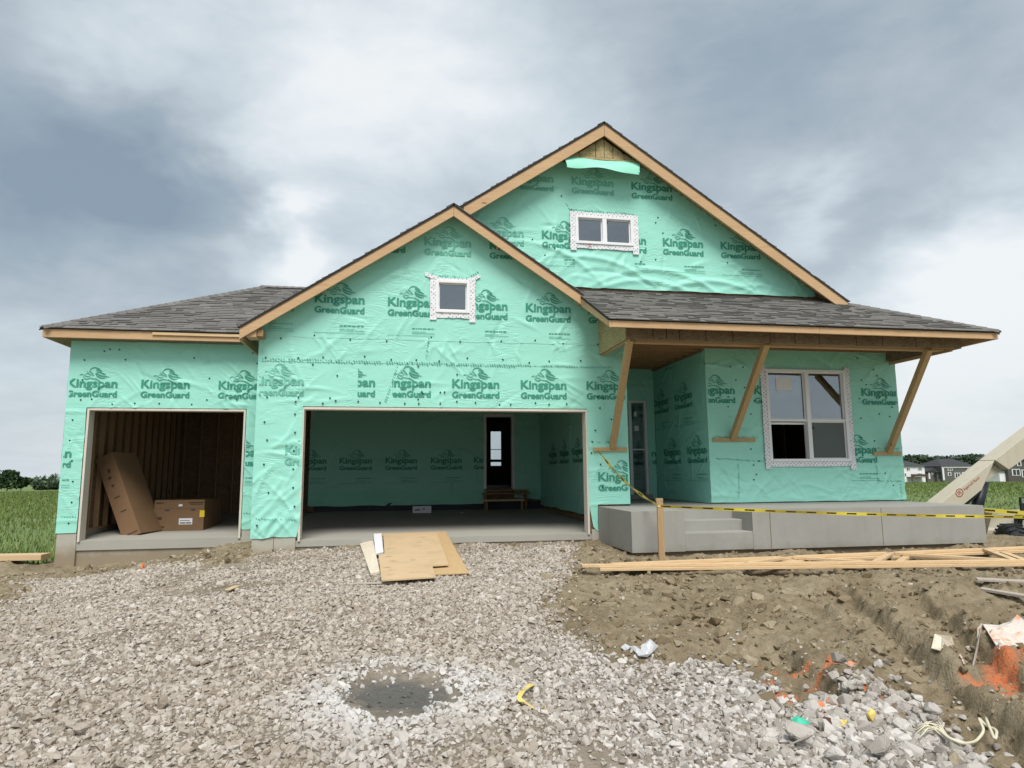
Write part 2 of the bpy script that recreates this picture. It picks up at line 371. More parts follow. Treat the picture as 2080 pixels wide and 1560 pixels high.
for (u0, v0, u1, v1, wd) in [(1545, 1352, 1640, 1352, .06), (1640, 1375, 1690, 1362, .05), (1560, 1385, 1600, 1392, .05), (1575, 1408, 1680, 1425, .055),
                             (1690, 1405, 1780, 1412, .04), (1680, 1360, 1700, 1345, .05), (2000, 1350, 2080, 1300, .12), (2010, 1380, 2050, 1330, .09), (2060, 1395, 2080, 1390, .06), (1960, 1372, 2010, 1378, .05)]:
    A, B = _pp(u0, v0), _pp(u1, v1)
    PAINT.append((float((A[0]+B[0])/2), float((A[1]+B[1])/2), float(np.hypot(*(B-A)[:2])/2+.06), wd, float(math.atan2(B[1]-A[1], B[0]-A[0]))))
mat('mud', fn=f_mud)
mat('fines', fn=lambda t, p: f_mud(t, p, [(.30, (.20, .160, .115)), (.47, (.29, .240, .185)), (.60, (.36, .31, .25)), (.78, (.42, .37, .31))]))
def f_clod(t, p):
    i = island(t); n = t.noise(pos(t), 40, 4, .6)
    c = t.ramp(i, [(0, (.14, .106, .064)), (.6, (.26, .207, .132)), (1, (.37, .312, .22))])
    t.put(p.inputs['Base Color'], t.mix(t.maprange(n, .4, .7, 0, .4), c, (.15, .115, .07, 1))); p.inputs['Roughness'].default_value = .95; p.inputs['Specular IOR Level'].default_value = .1
mat('clod', fn=f_clod)

# ------------------------------------------------------------------ mesh helpers
def thing(name, label, cat, loc=(0, 0, 0), group=None):
    o = bpy.data.objects.new(name, None); COL.objects.link(o); o.location = loc; o.empty_display_size = .2
    o['label'] = label; o['category'] = cat
    if group: o['group'] = group
    o['_w'] = list(loc); return o
def world_of(o):
    p = np.zeros(3)
    while o is not None: p += np.array(o.location); o = o.parent
    return p
def link(name, me, m, parent=None, kind=None, loc=None):
    o = bpy.data.objects.new(name, me); COL.objects.link(o)
    if m is not None and not me.materials: me.materials.append(MATS[m])
    if parent is not None: o.parent = parent
    if loc is not None: o.location = loc
    if kind: o['kind'] = kind
    return o
def make(name, V, F, m, parent=None, kind=None, smooth=False, uvs=None):
    """V in world coordinates; stored relative to the parent's place"""
    V = np.asarray(V, float)
    if parent is not None: V = V - world_of(parent)
    me = bpy.data.meshes.new(name); me.from_pydata([tuple(v) for v in V], [], [tuple(f) for f in F]); me.update()
    if smooth: me.polygons.foreach_set('use_smooth', [True]*len(me.polygons))
    return link(name, me, m, parent, kind)
def tag(o, label, cat, group=None):
    o['label'] = label; o['category'] = cat
    if group: o['group'] = group
    return o
class MB:
    """collects shapes of ONE piece"""
    def __init__(s): s.V = []; s.F = []
    def add(s, V, F):
        k = len(s.V); s.V += [tuple(map(float, v)) for v in V]; s.F += [tuple(i+k for i in f) for f in F]; return s
    def box(s, x0, x1, y0, y1, z0, z1):
        return s.add([(x0, y0, z0), (x1, y0, z0), (x1, y1, z0), (x0, y1, z0), (x0, y0, z1), (x1, y0, z1), (x1, y1, z1), (x0, y1, z1)],
                     [(0, 3, 2, 1), (4, 5, 6, 7), (0, 1, 5, 4), (1, 2, 6, 5), (2, 3, 7, 6), (3, 0, 4, 7)])
    def prism(s, poly, axis, a, b):
        """polygon (2-D) extruded along axis from a to b"""
        def P(q, h): return {'y': (q[0], h, q[1]), 'x': (h, q[0], q[1]), 'z': (q[0], q[1], h)}[axis]
        n = len(poly)
        return s.add([P(q, a) for q in poly]+[P(q, b) for q in poly],
                     [tuple(range(n))[::-1], tuple(range(n, 2*n))]+[(i, (i+1) % n, n+(i+1) % n, n+i) for i in range(n)])
    def bar(s, p0, p1, wd, ht, up=(0, 0, 1)):
        """rectangular bar along p0-p1; wd sideways, ht along up"""
        p0, p1 = np.array(p0, float), np.array(p1, float); d = (p1-p0)/np.linalg.norm(p1-p0); up = np.array(up, float)
        sd_ = np.cross(d, up); sd_ /= np.linalg.norm(sd_); u2 = np.cross(sd_, d)
        V = [p+sd_*wd/2*a+u2*ht/2*b for p in (p0, p1) for a, b in ((-1, -1), (1, -1), (1, 1), (-1, 1))]
        return s.add(V, [(0, 1, 2, 3), (7, 6, 5, 4), (0, 4, 5, 1), (1, 5, 6, 2), (2, 6, 7, 3), (3, 7, 4, 0)])
    def tube(s, pts, rad, n=8, cap=True):
        pts = [np.array(p, float) for p in pts]; R = rad if hasattr(rad, '__len__') else [rad]*len(pts)
        k = len(s.V); prev = None
        for i, p in enumerate(pts):
            d = pts[min(i+1, len(pts)-1)]-pts[max(i-1, 0)]; d /= np.linalg.norm(d)+1e-9
            a = np.cross(d, (0, 0, 1) if abs(d[2]) < .9 else (1, 0, 0)) if prev is None else prev-d*np.dot(prev, d)
            a /= np.linalg.norm(a); prev = a; b = np.cross(d, a)
            s.V += [tuple(p+R[i]*(a*math.cos(2*PI*j/n)+b*math.sin(2*PI*j/n))) for j in range(n)]
        for i in range(len(pts)-1):
            for j in range(n): s.F.append((k+i*n+j, k+i*n+(j+1) % n, k+(i+1)*n+(j+1) % n, k+(i+1)*n+j))
        if cap: s.F += [tuple(k+j for j in range(n))[::-1], tuple(k+(len(pts)-1)*n+j for j in range(n))]
        return s
    def build(s, name, m, parent=None, kind=None, smooth=False): return make(name, s.V, s.F, m, parent, kind, smooth)
def box(name, m, parent, *b): return MB().box(*b).build(name, m, parent)
def bevel(o, w=.006, seg=2):
    b = o.modifiers.new('bevel', 'BEVEL'); b.width = w; b.segments = seg; b.limit_method = 'ANGLE'; return o

# value noise in numpy
_L = np.random.default_rng(3).random((256, 256))
def vnoise(x, y):
    xi = np.floor(x).astype(int); yi = np.floor(y).astype(int); fx = x-xi; fy = y-yi
    fx = fx*fx*fx*(fx*(fx*6-15)+10); fy = fy*fy*fy*(fy*(fy*6-15)+10)
    g = lambda a, b: _L[a & 255, b & 255]
    return (g(xi, yi)*(1-fx)+g(xi+1, yi)*fx)*(1-fy)+(g(xi, yi+1)*(1-fx)+g(xi+1, yi+1)*fx)*fy
def fbm(x, y, oct=4, rough=.5):
    s = 0; a = 1; t = 0
    for k in range(oct): s = s+a*(vnoise(x*2**k+17.3*k, y*2**k+9.1*k)-.5); t += a; a *= rough
    return s/t*2
def ss(a, b, x): t = np.clip((x-a)/(b-a), 0, 1); return t*t*(3-2*t)
def pip(x, y, poly):
    r = np.zeros(np.shape(x), bool); n = len(poly)
    for i in range(n):
        (x0, y0), (x1, y1) = poly[i], poly[(i+1) % n]
        c = ((y0 > y) != (y1 > y)) & (x < (x1-x0)*(y-y0)/((y1-y0) if y1 != y0 else 1e-12)+x0); r ^= c
    return r
def sdist(x, y, poly):
    d = np.full(np.shape(x), 1e9); n = len(poly)
    for i in range(n):
        (x0, y0), (x1, y1) = poly[i], poly[(i+1) % n]; L = (x1-x0)**2+(y1-y0)**2
        t = np.clip(((x-x0)*(x1-x0)+(y-y0)*(y1-y0))/L, 0, 1); d = np.minimum(d, np.hypot(x-x0-t*(x1-x0), y-y0-t*(y1-y0)))
    return np.where(pip(x, y, poly), d, -d)

# ------------------------------------------------------------------ ground
def hbase(x, y):
    z = -.12+.058*np.clip(y, -8.5, 0)
    z = z-.36*ss(-.2, -3.8, x)*ss(-7.5, -.5, y)
    z = z-.03*ss(4, 5.5, x)*ss(-5, -1, y)
    drop = ss(11.5, 13.0, x)*ss(-.6, 1.6, y); z = z*(1-drop)+(-1.12)*drop
    far = ss(12, 40, np.hypot(x-2, y-4)); z = z*(1-far)+(-1.0)*far
    dist = np.hypot(x, y); z = z-2.1*ss(40, 300, dist)*(y > 0)
    return z
# limit of the crushed stone, read off the photo as points on the ground
_gp = [(0, 1250), (60, 1185), (215, 1158), (330, 1150), (480, 1142), (600, 1118), (900, 1108), (1140, 1100), (1165, 1140), (1120, 1180), (1115, 1235),
       (1165, 1290), (1235, 1345), (1330, 1345), (1430, 1352), (1540, 1372), (1560, 1425), (1620, 1452), (1690, 1420), (1790, 1470), (1900, 1530), (1960, 1558)]
GRAVEL = []
for u, v in _gp:
    z = -.4
    for _ in range(6): q = on(u, v, 'z', z); z = float(hbase(q[0], q[1]))
    GRAVEL.append((float(q[0]), float(q[1])))
GRAVEL += [(5.2, -9.0), (5.2, -16.0), (-9, -16.0), (-9, -1.5)]
_TR = [((1700, 1215), (2080, 1545)), ((1540, 1290), (1830, 1560)), ((1830, 1215), (2200, 1480))]
TRACKS = []
for (a, b) in _TR:
    A, B = on(*a, 'z', -.38), on(*b, 'z', -.5); TRACKS.append((A[:2], B[:2]))
def hfull(x, y):
    z = hbase(x, y)
    sg = sdist(x, y, GRAVEL)+.25*fbm(x*2.2, y*2.2, 3)
    near = ss(30, 12, np.hypot(x-3, y+4))
    mud = ss(.06, -.22, sg)
    flat = 1-.85*ss(.25, .0, np.abs(y+2.75+(x-4)*.11))*ss(3.6, 4.2, x)          # trodden strip under the trusses
    rough = .11*fbm(x*.9+5, y*.9, 4)+.10*(.35-np.abs(fbm(x*2.6, y*2.6+3, 4, .6)))+.075*np.maximum(0, fbm(x*7.5, y*7.5, 3, .65))*(.4+ss(-.2, .4, fbm(x*1.3+9, y*1.3, 2)))+.022*fbm(x*22, y*22, 2)
    rough = rough*flat*ss(1.9, .9, np.abs(y+.2)*0+ss(-1.9, -1.5, y)*1.2)
    hill = .10*np.exp(-((x-4.55)**2+(y+.85)**2)/.12)*(1+.8*fbm(x*9, y*9, 3))
    hill = hill+.12*ss(5.0, 7, x)*ss(-3.2, -4.0, y)*ss(-6.2, -4.6, y)*(.6+.8*np.abs(fbm(x*1.7, y*1.7, 3)))
    z = z+near*(mud*(rough+hill)+(1-mud)*(.03*fbm(x*1.3, y*1.3, 3)+.012*fbm(x*7, y*7, 2)))
    z = z-.03*(1-mud)*ss(.5, .25, np.hypot(x-1.62, (y+6.30)*.8))
    for A, B in TRACKS:
        d = (B-A)/np.linalg.norm(B-A); s_ = (x-A[0])*d[0]+(y-A[1])*d[1]; c = np.abs((x-A[0])*-d[1]+(y-A[1])*d[0])
        m = ss(-.3, .3, s_)*mud*near
        lug = (.5+.5*np.sin(s_*2*PI/.17+c*9))
        z = z+m*(-.16*ss(.21, .14, c)*(.66+.34*lug)+.10*np.exp(-((c-.27)/.07)**2)*(.5+fbm(s_*4, c*4, 2)))
    return z
def axis(lo, hi, step, far0, far1):
    a = list(np.arange(lo, hi+step/2, step)); s = step; p = lo; L = []
    while p > far0: s *= 1.28; p -= s; L.append(p)
    s = step; p = hi; Rr = []
    while p < far1: s *= 1.28; p += s; Rr.append(p)
    return np.array(L[::-1]+a+Rr)
gx = axis(-6.2, 13.2, .034, -900, 900); gy = axis(-9.2, 1.8, .034, -60, 1200)
GX, GY = np.meshgrid(gx, gy); GZ = hfull(GX, GY)
def grid_mesh(name, X, Y, Z):
    h, wd = X.shape; V = np.stack([X, Y, Z], -1).reshape(-1, 3)
    i = np.arange(h*wd).reshape(h, wd); F = np.stack([i[:-1, :-1], i[:-1, 1:], i[1:, 1:], i[1:, :-1]], -1).reshape(-1, 4)
    return fast_mesh(name, V, F)
def fast_mesh(name, V, F, smooth=True):
    me = bpy.data.meshes.new(name); k = F.shape[1]
    me.vertices.add(len(V)); me.vertices.foreach_set('co', np.ascontiguousarray(V, dtype=np.float32).ravel())
    me.loops.add(F.size); me.loops.foreach_set('vertex_index', np.ascontiguousarray(F, dtype=np.int32).ravel())
    me.polygons.add(len(F)); me.polygons.foreach_set('loop_start', np.arange(0, F.size, k, dtype=np.int32))
    me.polygons.foreach_set('use_smooth', np.full(len(F), smooth)); me.update(calc_edges=True); return me
gm = grid_mesh('ground', GX, GY, GZ)
gm.materials.append(MATS['mud']); gm.materials.append(MATS['field']); gm.materials.append(MATS['fines'])
fc = np.zeros((len(gy)-1, len(gx)-1), int)
CX, CY = (gx[:-1]+gx[1:])/2, (gy[:-1]+gy[1:])/2; CXX, CYY = np.meshgrid(CX, CY)
edge = .5*fbm(CXX*.9, CYY*.9, 3)
isfield = ((CXX < -4.75+edge*.6) & (CYY > 2.25+edge*.3)) | ((CXX > 12.2+edge) & (CYY > .3+edge)) | (CYY > 15) | (np.abs(CXX) > 24) | (CYY < -22)
isfines = (sdist(CXX, CYY, GRAVEL)+.3*fbm(CXX*2.6, CYY*2.6, 3) > .12) & ~isfield
gm.polygons.foreach_set('material_index', (isfield.astype(np.int32)+2*isfines.astype(np.int32)).ravel())
ground = link('ground', gm, None); ground['kind'] = 'structure'
def gz(x, y): return float(hfull(np.array([x]), np.array([y]))[0])
def gpt(u, v, lift=0.0):
    """ground point under a photo pixel"""
    z = -.4
    for _ in range(8): q = on(u, v, 'z', z); z = gz(q[0], q[1])
    return np.array([q[0], q[1], z+lift])

# crushed stone: angular hulls with random turn and size, all one heap
def stone_proto(seed, npt=13, flat=.62):
    r = np.random.default_rng(seed); bm = bmesh.new()
    P = r.normal(size=(npt, 3)); P /= np.linalg.norm(P, axis=1)[:, None]; P *= r.uniform(.78, 1.0, (npt, 1)); P *= np.array([1, r.uniform(.65, .95), flat*r.uniform(.8, 1.15)])
    for p in P: bm.verts.new(p)
    bmesh.ops.convex_hull(bm, input=bm.verts); bmesh.ops.delete(bm, geom=[v for v in bm.verts if not v.link_faces], context='VERTS')
    bmesh.ops.triangulate(bm, faces=bm.faces); bm.verts.index_update()
    V = np.array([v.co for v in bm.verts]); F = np.array([[v.index for v in f.verts] for f in bm.faces]); bm.free(); return V, F
PROTO = [stone_proto(100+i) for i in range(18)]
def rounded(seed, npt=14, flat=.7):
    V, F = stone_proto(seed, npt, flat); bm = bmesh.new(); vs = [bm.verts.new(v) for v in V]
    for f in F: bm.faces.new([vs[i] for i in f])
    bmesh.ops.dissolve_limit(bm, angle_limit=.22, verts=bm.verts, edges=bm.edges)
    bmesh.ops.bevel(bm, geom=bm.edges[:]+bm.verts[:], offset=.085, segments=2, affect='EDGES', profile=.5)
    bmesh.ops.triangulate(bm, faces=bm.faces); bm.verts.index_update(); r = np.random.default_rng(seed)
    V = np.array([v.co for v in bm.verts]); V = V*(1+.035*r.normal(size=(len(V), 1))); F = np.array([[v.index for v in f.verts] for f in bm.faces]); bm.free(); return V, F
PROTO_BIG = [rounded(300+i) for i in range(14)]
def scatter(P, size, name, m, tilt=.5, sink=.25, PROTO=PROTO):
    Vs, Fs, k = [], [], 0; which = RNG.integers(0, len(PROTO), len(P))
    for j, (V, F) in enumerate(PROTO):
        I = np.where(which == j)[0]
        if not len(I): continue
        n = len(I); a = RNG.uniform(0, 2*PI, n); tx = RNG.normal(0, tilt, n); ty = RNG.normal(0, tilt, n)
        ca, sa = np.cos(a), np.sin(a); Rz = np.zeros((n, 3, 3)); Rz[:, 0, 0] = ca; Rz[:, 0, 1] = -sa; Rz[:, 1, 0] = sa; Rz[:, 1, 1] = ca; Rz[:, 2, 2] = 1
        Rx = np.zeros((n, 3, 3)); Rx[:, 0, 0] = 1; Rx[:, 1, 1] = np.cos(tx); Rx[:, 1, 2] = -np.sin(tx); Rx[:, 2, 1] = np.sin(tx); Rx[:, 2, 2] = np.cos(tx)
        Ry = np.zeros((n, 3, 3)); Ry[:, 1, 1] = 1; Ry[:, 0, 0] = np.cos(ty); Ry[:, 0, 2] = np.sin(ty); Ry[:, 2, 0] = -np.sin(ty); Ry[:, 2, 2] = np.cos(ty)
        A = Rz@Rx@Ry; Q = np.einsum('nij,vj->nvi', A, V)*size[I][:, None, None]+P[I][:, None, :]; Q[:, :, 2] += (size[I]*(.45-sink))[:, None]
        Vs.append(Q.reshape(-1, 3)); Fs.append((F[None]+np.arange(n)[:, None, None]*len(V)).reshape(-1, 3)+k); k += n*len(V)
    me = fast_mesh(name, np.concatenate(Vs), np.concatenate(Fs), False); return link(name, me, m, None, 'stuff')
def field_points(n, x0, x1, y0, y1, keep):
    x = RNG.uniform(x0, x1, n); y = RNG.uniform(y0, y1, n); k = keep(x, y); return x[k], y[k]
PLY_FOOT = [(.95, .05), (2.5, .05), (2.75, -2.3), (1.15, -2.6)]
def in_view(x, y, marg=1.1):       # ground near the drive that the photo shows, and a step to either side
    d = np.stack([x, y, np.full_like(x, -.4)], -1)-CAM; z = d@_fw
    return (z > .5) & (np.abs(d@_R) < z*.80+marg) & (-(d@_U) < z*.60+.7)
BARE = []
for (u, v, rx, ry, st_) in ((430, 1197, 1.0, .32, .9), (60, 1235, 1.2, .5, .75), (520, 1308, 1.1, .35, .5), (250, 1290, .7, .3, .4), (1240, 1542, .28, .16, .8), (1612, 1392, .42, .34, 1.0), (700, 1118, .8, .22, .8), (330, 1365, .9, .25, .35)):
    q = gpt(u, v); BARE.append((q[0], q[1], rx, ry, st_))
def keep_g(x, y):
    sg = sdist(x, y, GRAVEL)+.28*fbm(x*2.6, y*2.6, 3)
    p = ss(-.22, .16, sg)
    bare = ss(.18, .5, fbm(x*.8+3, y*.8+8, 3))*ss(-5.0, -1.0, y)*.9
    wet = ss(.5, .3, np.hypot(x-1.62, (y+6.30)*.85)+.12*fbm(x*6, y*6, 2))
    for (cx, cy, rx, ry, st_) in BARE: bare = np.maximum(bare, st_*ss(1.25, .5, np.hypot((x-cx)/rx, (y-cy)/ry)+.5*fbm(x*2.5, y*2.5, 3)))
    return (RNG.random(len(x)) < p*(1-bare)*(1-.97*wet)) & in_view(x, y) & (y < -.06+0*x)
x, y = field_points(210000, -7.5, 7.0, -9.2, 0.0, keep_g)
sz = np.clip(RNG.lognormal(math.log(.0205), .40, len(x)), .009, .055)
big = 1+.45*ss(3.0, 4.6, x)*ss(-6, -7.5, y); sz *= big
_g = scatter(np.stack([x, y, hfull(x, y)], -1), sz, 'gravel', 'gravel', .55, .28); tag(_g, 'pale crushed stone spread over the drive', 'gravel')
print('stones', len(x))
# second pass of single loose stones near the camera and strewn over the soil
x, y = field_points(9000, -7, 9, -9.0, 1.2, lambda x, y: in_view(x, y) & ((sdist(x, y, GRAVEL) > -1.1) | (RNG.random(len(x)) < .12)) & ~((x > -.75) & (y > -.05)) & ~((x > 4.9) & (y > -1.9)))
_g = scatter(np.stack([x, y, hfull(x, y)], -1), np.clip(RNG.lognormal(math.log(.016), .5, len(x)), .006, .05), 'loose_stones', 'gravel', .6, .15); tag(_g, 'loose stones strewn over the soil round the drive', 'stones')
# clods of soil
x, y = field_points(38000, -6, 12.5, -9.0, .8, lambda x, y: in_view(x, y) & (sdist(x, y, GRAVEL) < .12) & (RNG.random(len(x)) < .25+.75*ss(-.1, .35, fbm(x*1.6+2, y*1.6, 3))) & ~((x > 4.9) & (y > -1.75)) & ~((x > -4.3) & (y > -.05) & (y > 1.45)) & ~((x > -.75) & (y > -.05)))
_g = scatter(np.stack([x, y, hfull(x, y)], -1), np.clip(RNG.lognormal(math.log(.024), .6, len(x)), .008, .10), 'soil_clods', 'clod', .6, .4); tag(_g, 'brown clods of earth over the churned mud', 'clods')

# ------------------------------------------------------------------ house
house = thing('house', 'unfinished house wrapped in mint green printed building wrap with grey shingle roofs', 'house', (0, 0, 0))
YC, YU, YB, YG = .2, .2, 1.495, 6.6              # porch wall, upper gable wall, single bay front, garage back wall
XL, XR, XW0, XW1, WL = -.694, 5.615, 7.32, 11.318, -4.207
ZP = .468                                         # porch floor
WD, HD, HS = 4.90, 2.171, 2.262
SX0, SX1 = -3.8917, -1.2059                       # single door opening
RX, RZ, RS = 2.476, 5.736, .664                   # garage ridge, slope
UX, UZ, US = 5.304, 7.58, .676                    # upper gable ridge, slope
def wall(name, outline, holes, front, thick, parent, m='sheathing', axis='y'):
    """wall core with real openings; outline and holes as (a, z)"""
    pts = [tuple(map(float, p)) for p in outline]; loops = [list(range(len(pts)))]
    for h in holes: loops.append(list(range(len(pts), len(pts)+len(h)))); pts += [tuple(map(float, p)) for p in h]
    ed = [(l[i], l[(i+1) % len(l)]) for l in loops for i in range(len(l))]
    v, e, f, *_ = delaunay_2d_cdt([Vector(p) for p in pts], ed, [], 0, 1e-6)
    v = np.array([tuple(p) for p in v]); f = np.array([t for t in f])
    c = v[f].mean(1); keep = pip(c[:, 0], c[:, 1], outline)
    for h in holes: keep &= ~pip(c[:, 0], c[:, 1], h)
    f = f[keep]; n = len(v)
    if axis == 'y': A = [(p[0], front, p[1]) for p in v]; B = [(p[0], front+thick, p[1]) for p in v]
    else: A = [(front, p[0], p[1]) for p in v]; B = [(front+thick, p[0], p[1]) for p in v]
    F = [tuple(t) for t in f]+[tuple(t[::-1]+n) for t in f]
    cnt = {}
    for t in f:
        for a, b in ((t[0], t[1]), (t[1], t[2]), (t[2], t[0])): cnt[(a, b)] = 1
    for (a, b) in cnt:
        if (b, a) not in cnt: F.append((b, a, a+n, b+n))
    return make(name, A+B, F, m, parent)
SHO = .034
class Wrinkle:
    def __init__(s, seed, x0, x1, z0, z1, n, amp=.010, low=None):
        r = np.random.default_rng(seed); s.c = []
        for i in range(n):
            cx, cz = r.uniform(x0, x1), z0+(z1-z0)*(r.random()**1.5 if low else r.random())
            ang = r.choice([r.normal(.75, .3), r.normal(-.7, .35), r.normal(0, .12), r.normal(1.5, .2)], p=[.34, .28, .26, .12])
            s.c.append((cx, cz, ang, r.uniform(.08, .42), r.uniform(.018, .042), r.uniform(.35, 1)*amp*1.7*r.choice([1, -1], p=[.75, .25])))
        s.s = seed
    def __call__(s, a, b):
        d = .007*fbm(a*1.1+s.s, b*1.1, 3)+.003*fbm(a*5+s.s, b*5, 2)
        for cx, cz, an, L, w_, am in s.c:
            m = (np.abs(a-cx) < L*2.2+.1) & (np.abs(b-cz) < L*2.2+.1)
            if not np.any(m): continue
            da, db = a[m]-cx, b[m]-cz; t = da*math.cos(an)+db*math.sin(an); q = -da*math.sin(an)+db*math.cos(an)+.25*t*t
            d[m] += am*np.exp(-(t/L)**2)*np.exp(-(q/w_)**2)
        return d
def sheet(outline, holes, mapf, wr, parent, name='wrap_sheet', m='wrap', step=.028, off=0.0):
    """one sheet of building wrap with real creases; mapf(a, b, d) -> world"""
    pts = []; loops = []
    for lp in [outline]+holes:
        L = []; n = len(lp)
        for i in range(n):
            p, q = np.array(lp[i], float), np.array(lp[(i+1) % n], float); k = max(1, int(np.hypot(*(q-p))/(step*2)))
            for j in range(k): L.append(tuple(p+(q-p)*j/k))
        loops.append(list(range(len(pts), len(pts)+len(L)))); pts += L
    ed = [(l[i], l[(i+1) % len(l)]) for l in loops for i in range(len(l))]
    O = np.array(outline); xs = np.arange(O[:, 0].min()+step/2, O[:, 0].max(), step); zs = np.arange(O[:, 1].min()+step/2, O[:, 1].max(), step)
    gx_, gz_ = [q.ravel() for q in np.meshgrid(xs, zs)]
    ok = sdist(gx_, gz_, outline) > step*.4
    for h in holes: ok &= sdist(gx_, gz_, h) < -step*.4
    pts += list(zip(gx_[ok], gz_[ok]))
    v, e, f, *_ = delaunay_2d_cdt([Vector(p) for p in pts], ed, [], 0, 1e-7)
    v = np.array([tuple(p) for p in v]); f = np.array([t for t in f]); c = v[f].mean(1)
    keep = pip(c[:, 0], c[:, 1], outline)
    for h in holes: keep &= ~pip(c[:, 0], c[:, 1], h)
    d = wr(v[:, 0], v[:, 1])+SHO+off
    V = np.array(mapf(v[:, 0], v[:, 1], d)).T-world_of(parent)
    me = fast_mesh(name, V, f[keep]); return link(name, me, m, parent)
def fy(y0): return lambda a, b, d: (a, np.full_like(a, y0)-d, b)             # faces the camera (-y)
def fx(x0, sgn): return lambda a, b, d: (np.full_like(a, x0)+sgn*d, a, b)      # faces +-x, a = y

# ---- lettering
def text_mesh(body, offset):
    c = bpy.data.curves.new('t', 'FONT'); c.body = body; c.offset = offset; c.resolution_u = 3; o = bpy.data.objects.new('t', c); COL.objects.link(o)
    bpy.context.view_layer.update(); me = bpy.data.meshes.new_from_object(o.evaluated_get(bpy.context.evaluated_depsgraph_get()))
    V = np.array([v.co[:2] for v in me.vertices]); F = [tuple(p.vertices) for p in me.polygons]
    bpy.data.objects.remove(o); bpy.data.curves.remove(c); bpy.data.meshes.remove(me); return V, F
def fit(body, offset, x0, x1, z0, capx, capbody):
    V, F = text_mesh(body, offset); cap = text_mesh(capbody, offset)[0]
    V = V.copy(); V[:, 0] = x0+(V[:, 0]-V[:, 0].min())/(V[:, 0].max()-V[:, 0].min())*(x1-x0)
    V[:, 1] = z0+(V[:, 1]-cap[:, 1].min())/(cap[:, 1].max()-cap[:, 1].min())*capx
    return V, F
def stroke(pts, wd):
    """tapered stroke in zoomed photo pixels of the emblem"""
    P = np.array(pts, float); n = 14; t = np.linspace(0, 1, n); k = np.linspace(0, 1, len(P))
    if len(P) > 2:
        C = np.polyfit(k, P, min(3, len(P)-1)); Q = np.stack([np.polyval(C[:, i], t) for i in range(2)], -1)
    else: Q = np.stack([np.interp(t, k, P[:, i]) for i in range(2)], -1)
    d = np.gradient(Q, axis=0); d /= np.linalg.norm(d, axis=1)[:, None]; nn = np.stack([-d[:, 1], d[:, 0]], -1)
    wv = wd/2*np.sin(np.clip(t*.92+.06, 0, 1)*PI)**.6
    V = np.concatenate([Q+nn*wv[:, None], Q-nn*wv[:, None]]); F = [(i, i+1, n+i+1, n+i) for i in range(n-1)]
    V = np.stack([(V[:, 0]-245)*.000663, (635-V[:, 1])*.000663], -1); return V, F
BLOCK = []
BLOCK.append(fit('Kingspan', .012, .004, .822, 0, .150, 'K'))
BLOCK.append(fit('GreenGuard', .014, .003, .823, -.172, .106, 'd'))
BLOCK = [(V, F, 0.0) for V, F in BLOCK]
BOLD = [[(V+np.array(s_), F, h_) for s_, h_ in (((-.0042, .0), .0), ((.0042, .0), .0005), ((0, .0022), .001), ((0, -.0022), .0015))] for V, F, _ in BLOCK]
for pts, wd in [([(785, 185), (830, 120), (900, 100), (1000, 128), (1085, 208)], 24), ([(930, 160), (1000, 165), (1075, 208)], 30), ([(945, 205), (1040, 232), (1110, 258), (1185, 298)], 34),
                ([(925, 240), (1000, 288), (1090, 322), (1275, 347)], 36), ([(925, 268), (990, 345), (1080, 382), (1180, 376)], 32), ([(640, 305), (720, 345), (800, 325)], 20),
                ([(620, 330), (660, 392), (720, 420), (790, 385)], 20), ([(720, 415), (800, 392), (900, 405), (960, 380)], 18), ([(640, 300), (700, 275), (760, 260), (800, 300), (900, 330)], 16),
                ([(535, 312), (590, 290), (630, 300)], 22), ([(905, 412), (980, 432), (1060, 482), (1130, 500)], 26), ([(760, 185), (790, 215), (850, 235)], 20), ([(810, 255), (850, 270), (890, 320)], 22), ([(700, 200), (740, 240), (775, 262)], 12)]:
    BLOCK.append((*stroke(pts, wd), 0.0))
def fine_print(r):
    L = []
    for (x0, x1, z, h) in [(.42, .82, -.40, .016), (.42, .66, -.455, .007), (.42, .84, -.482, .007), (.0, .84, -.520, .006)]:
        x = x0
        while x < x1-.01:
            wd = r.uniform(.02, .07) if h > .01 else r.uniform(.1, .25); q = min(x+wd, x1); L.append((np.array([(x, z), (q, z), (q, z+h), (x, z+h)]), [(0, 1, 2, 3)], 0.0)); x = q+(.012 if h > .01 else .006)
    return L
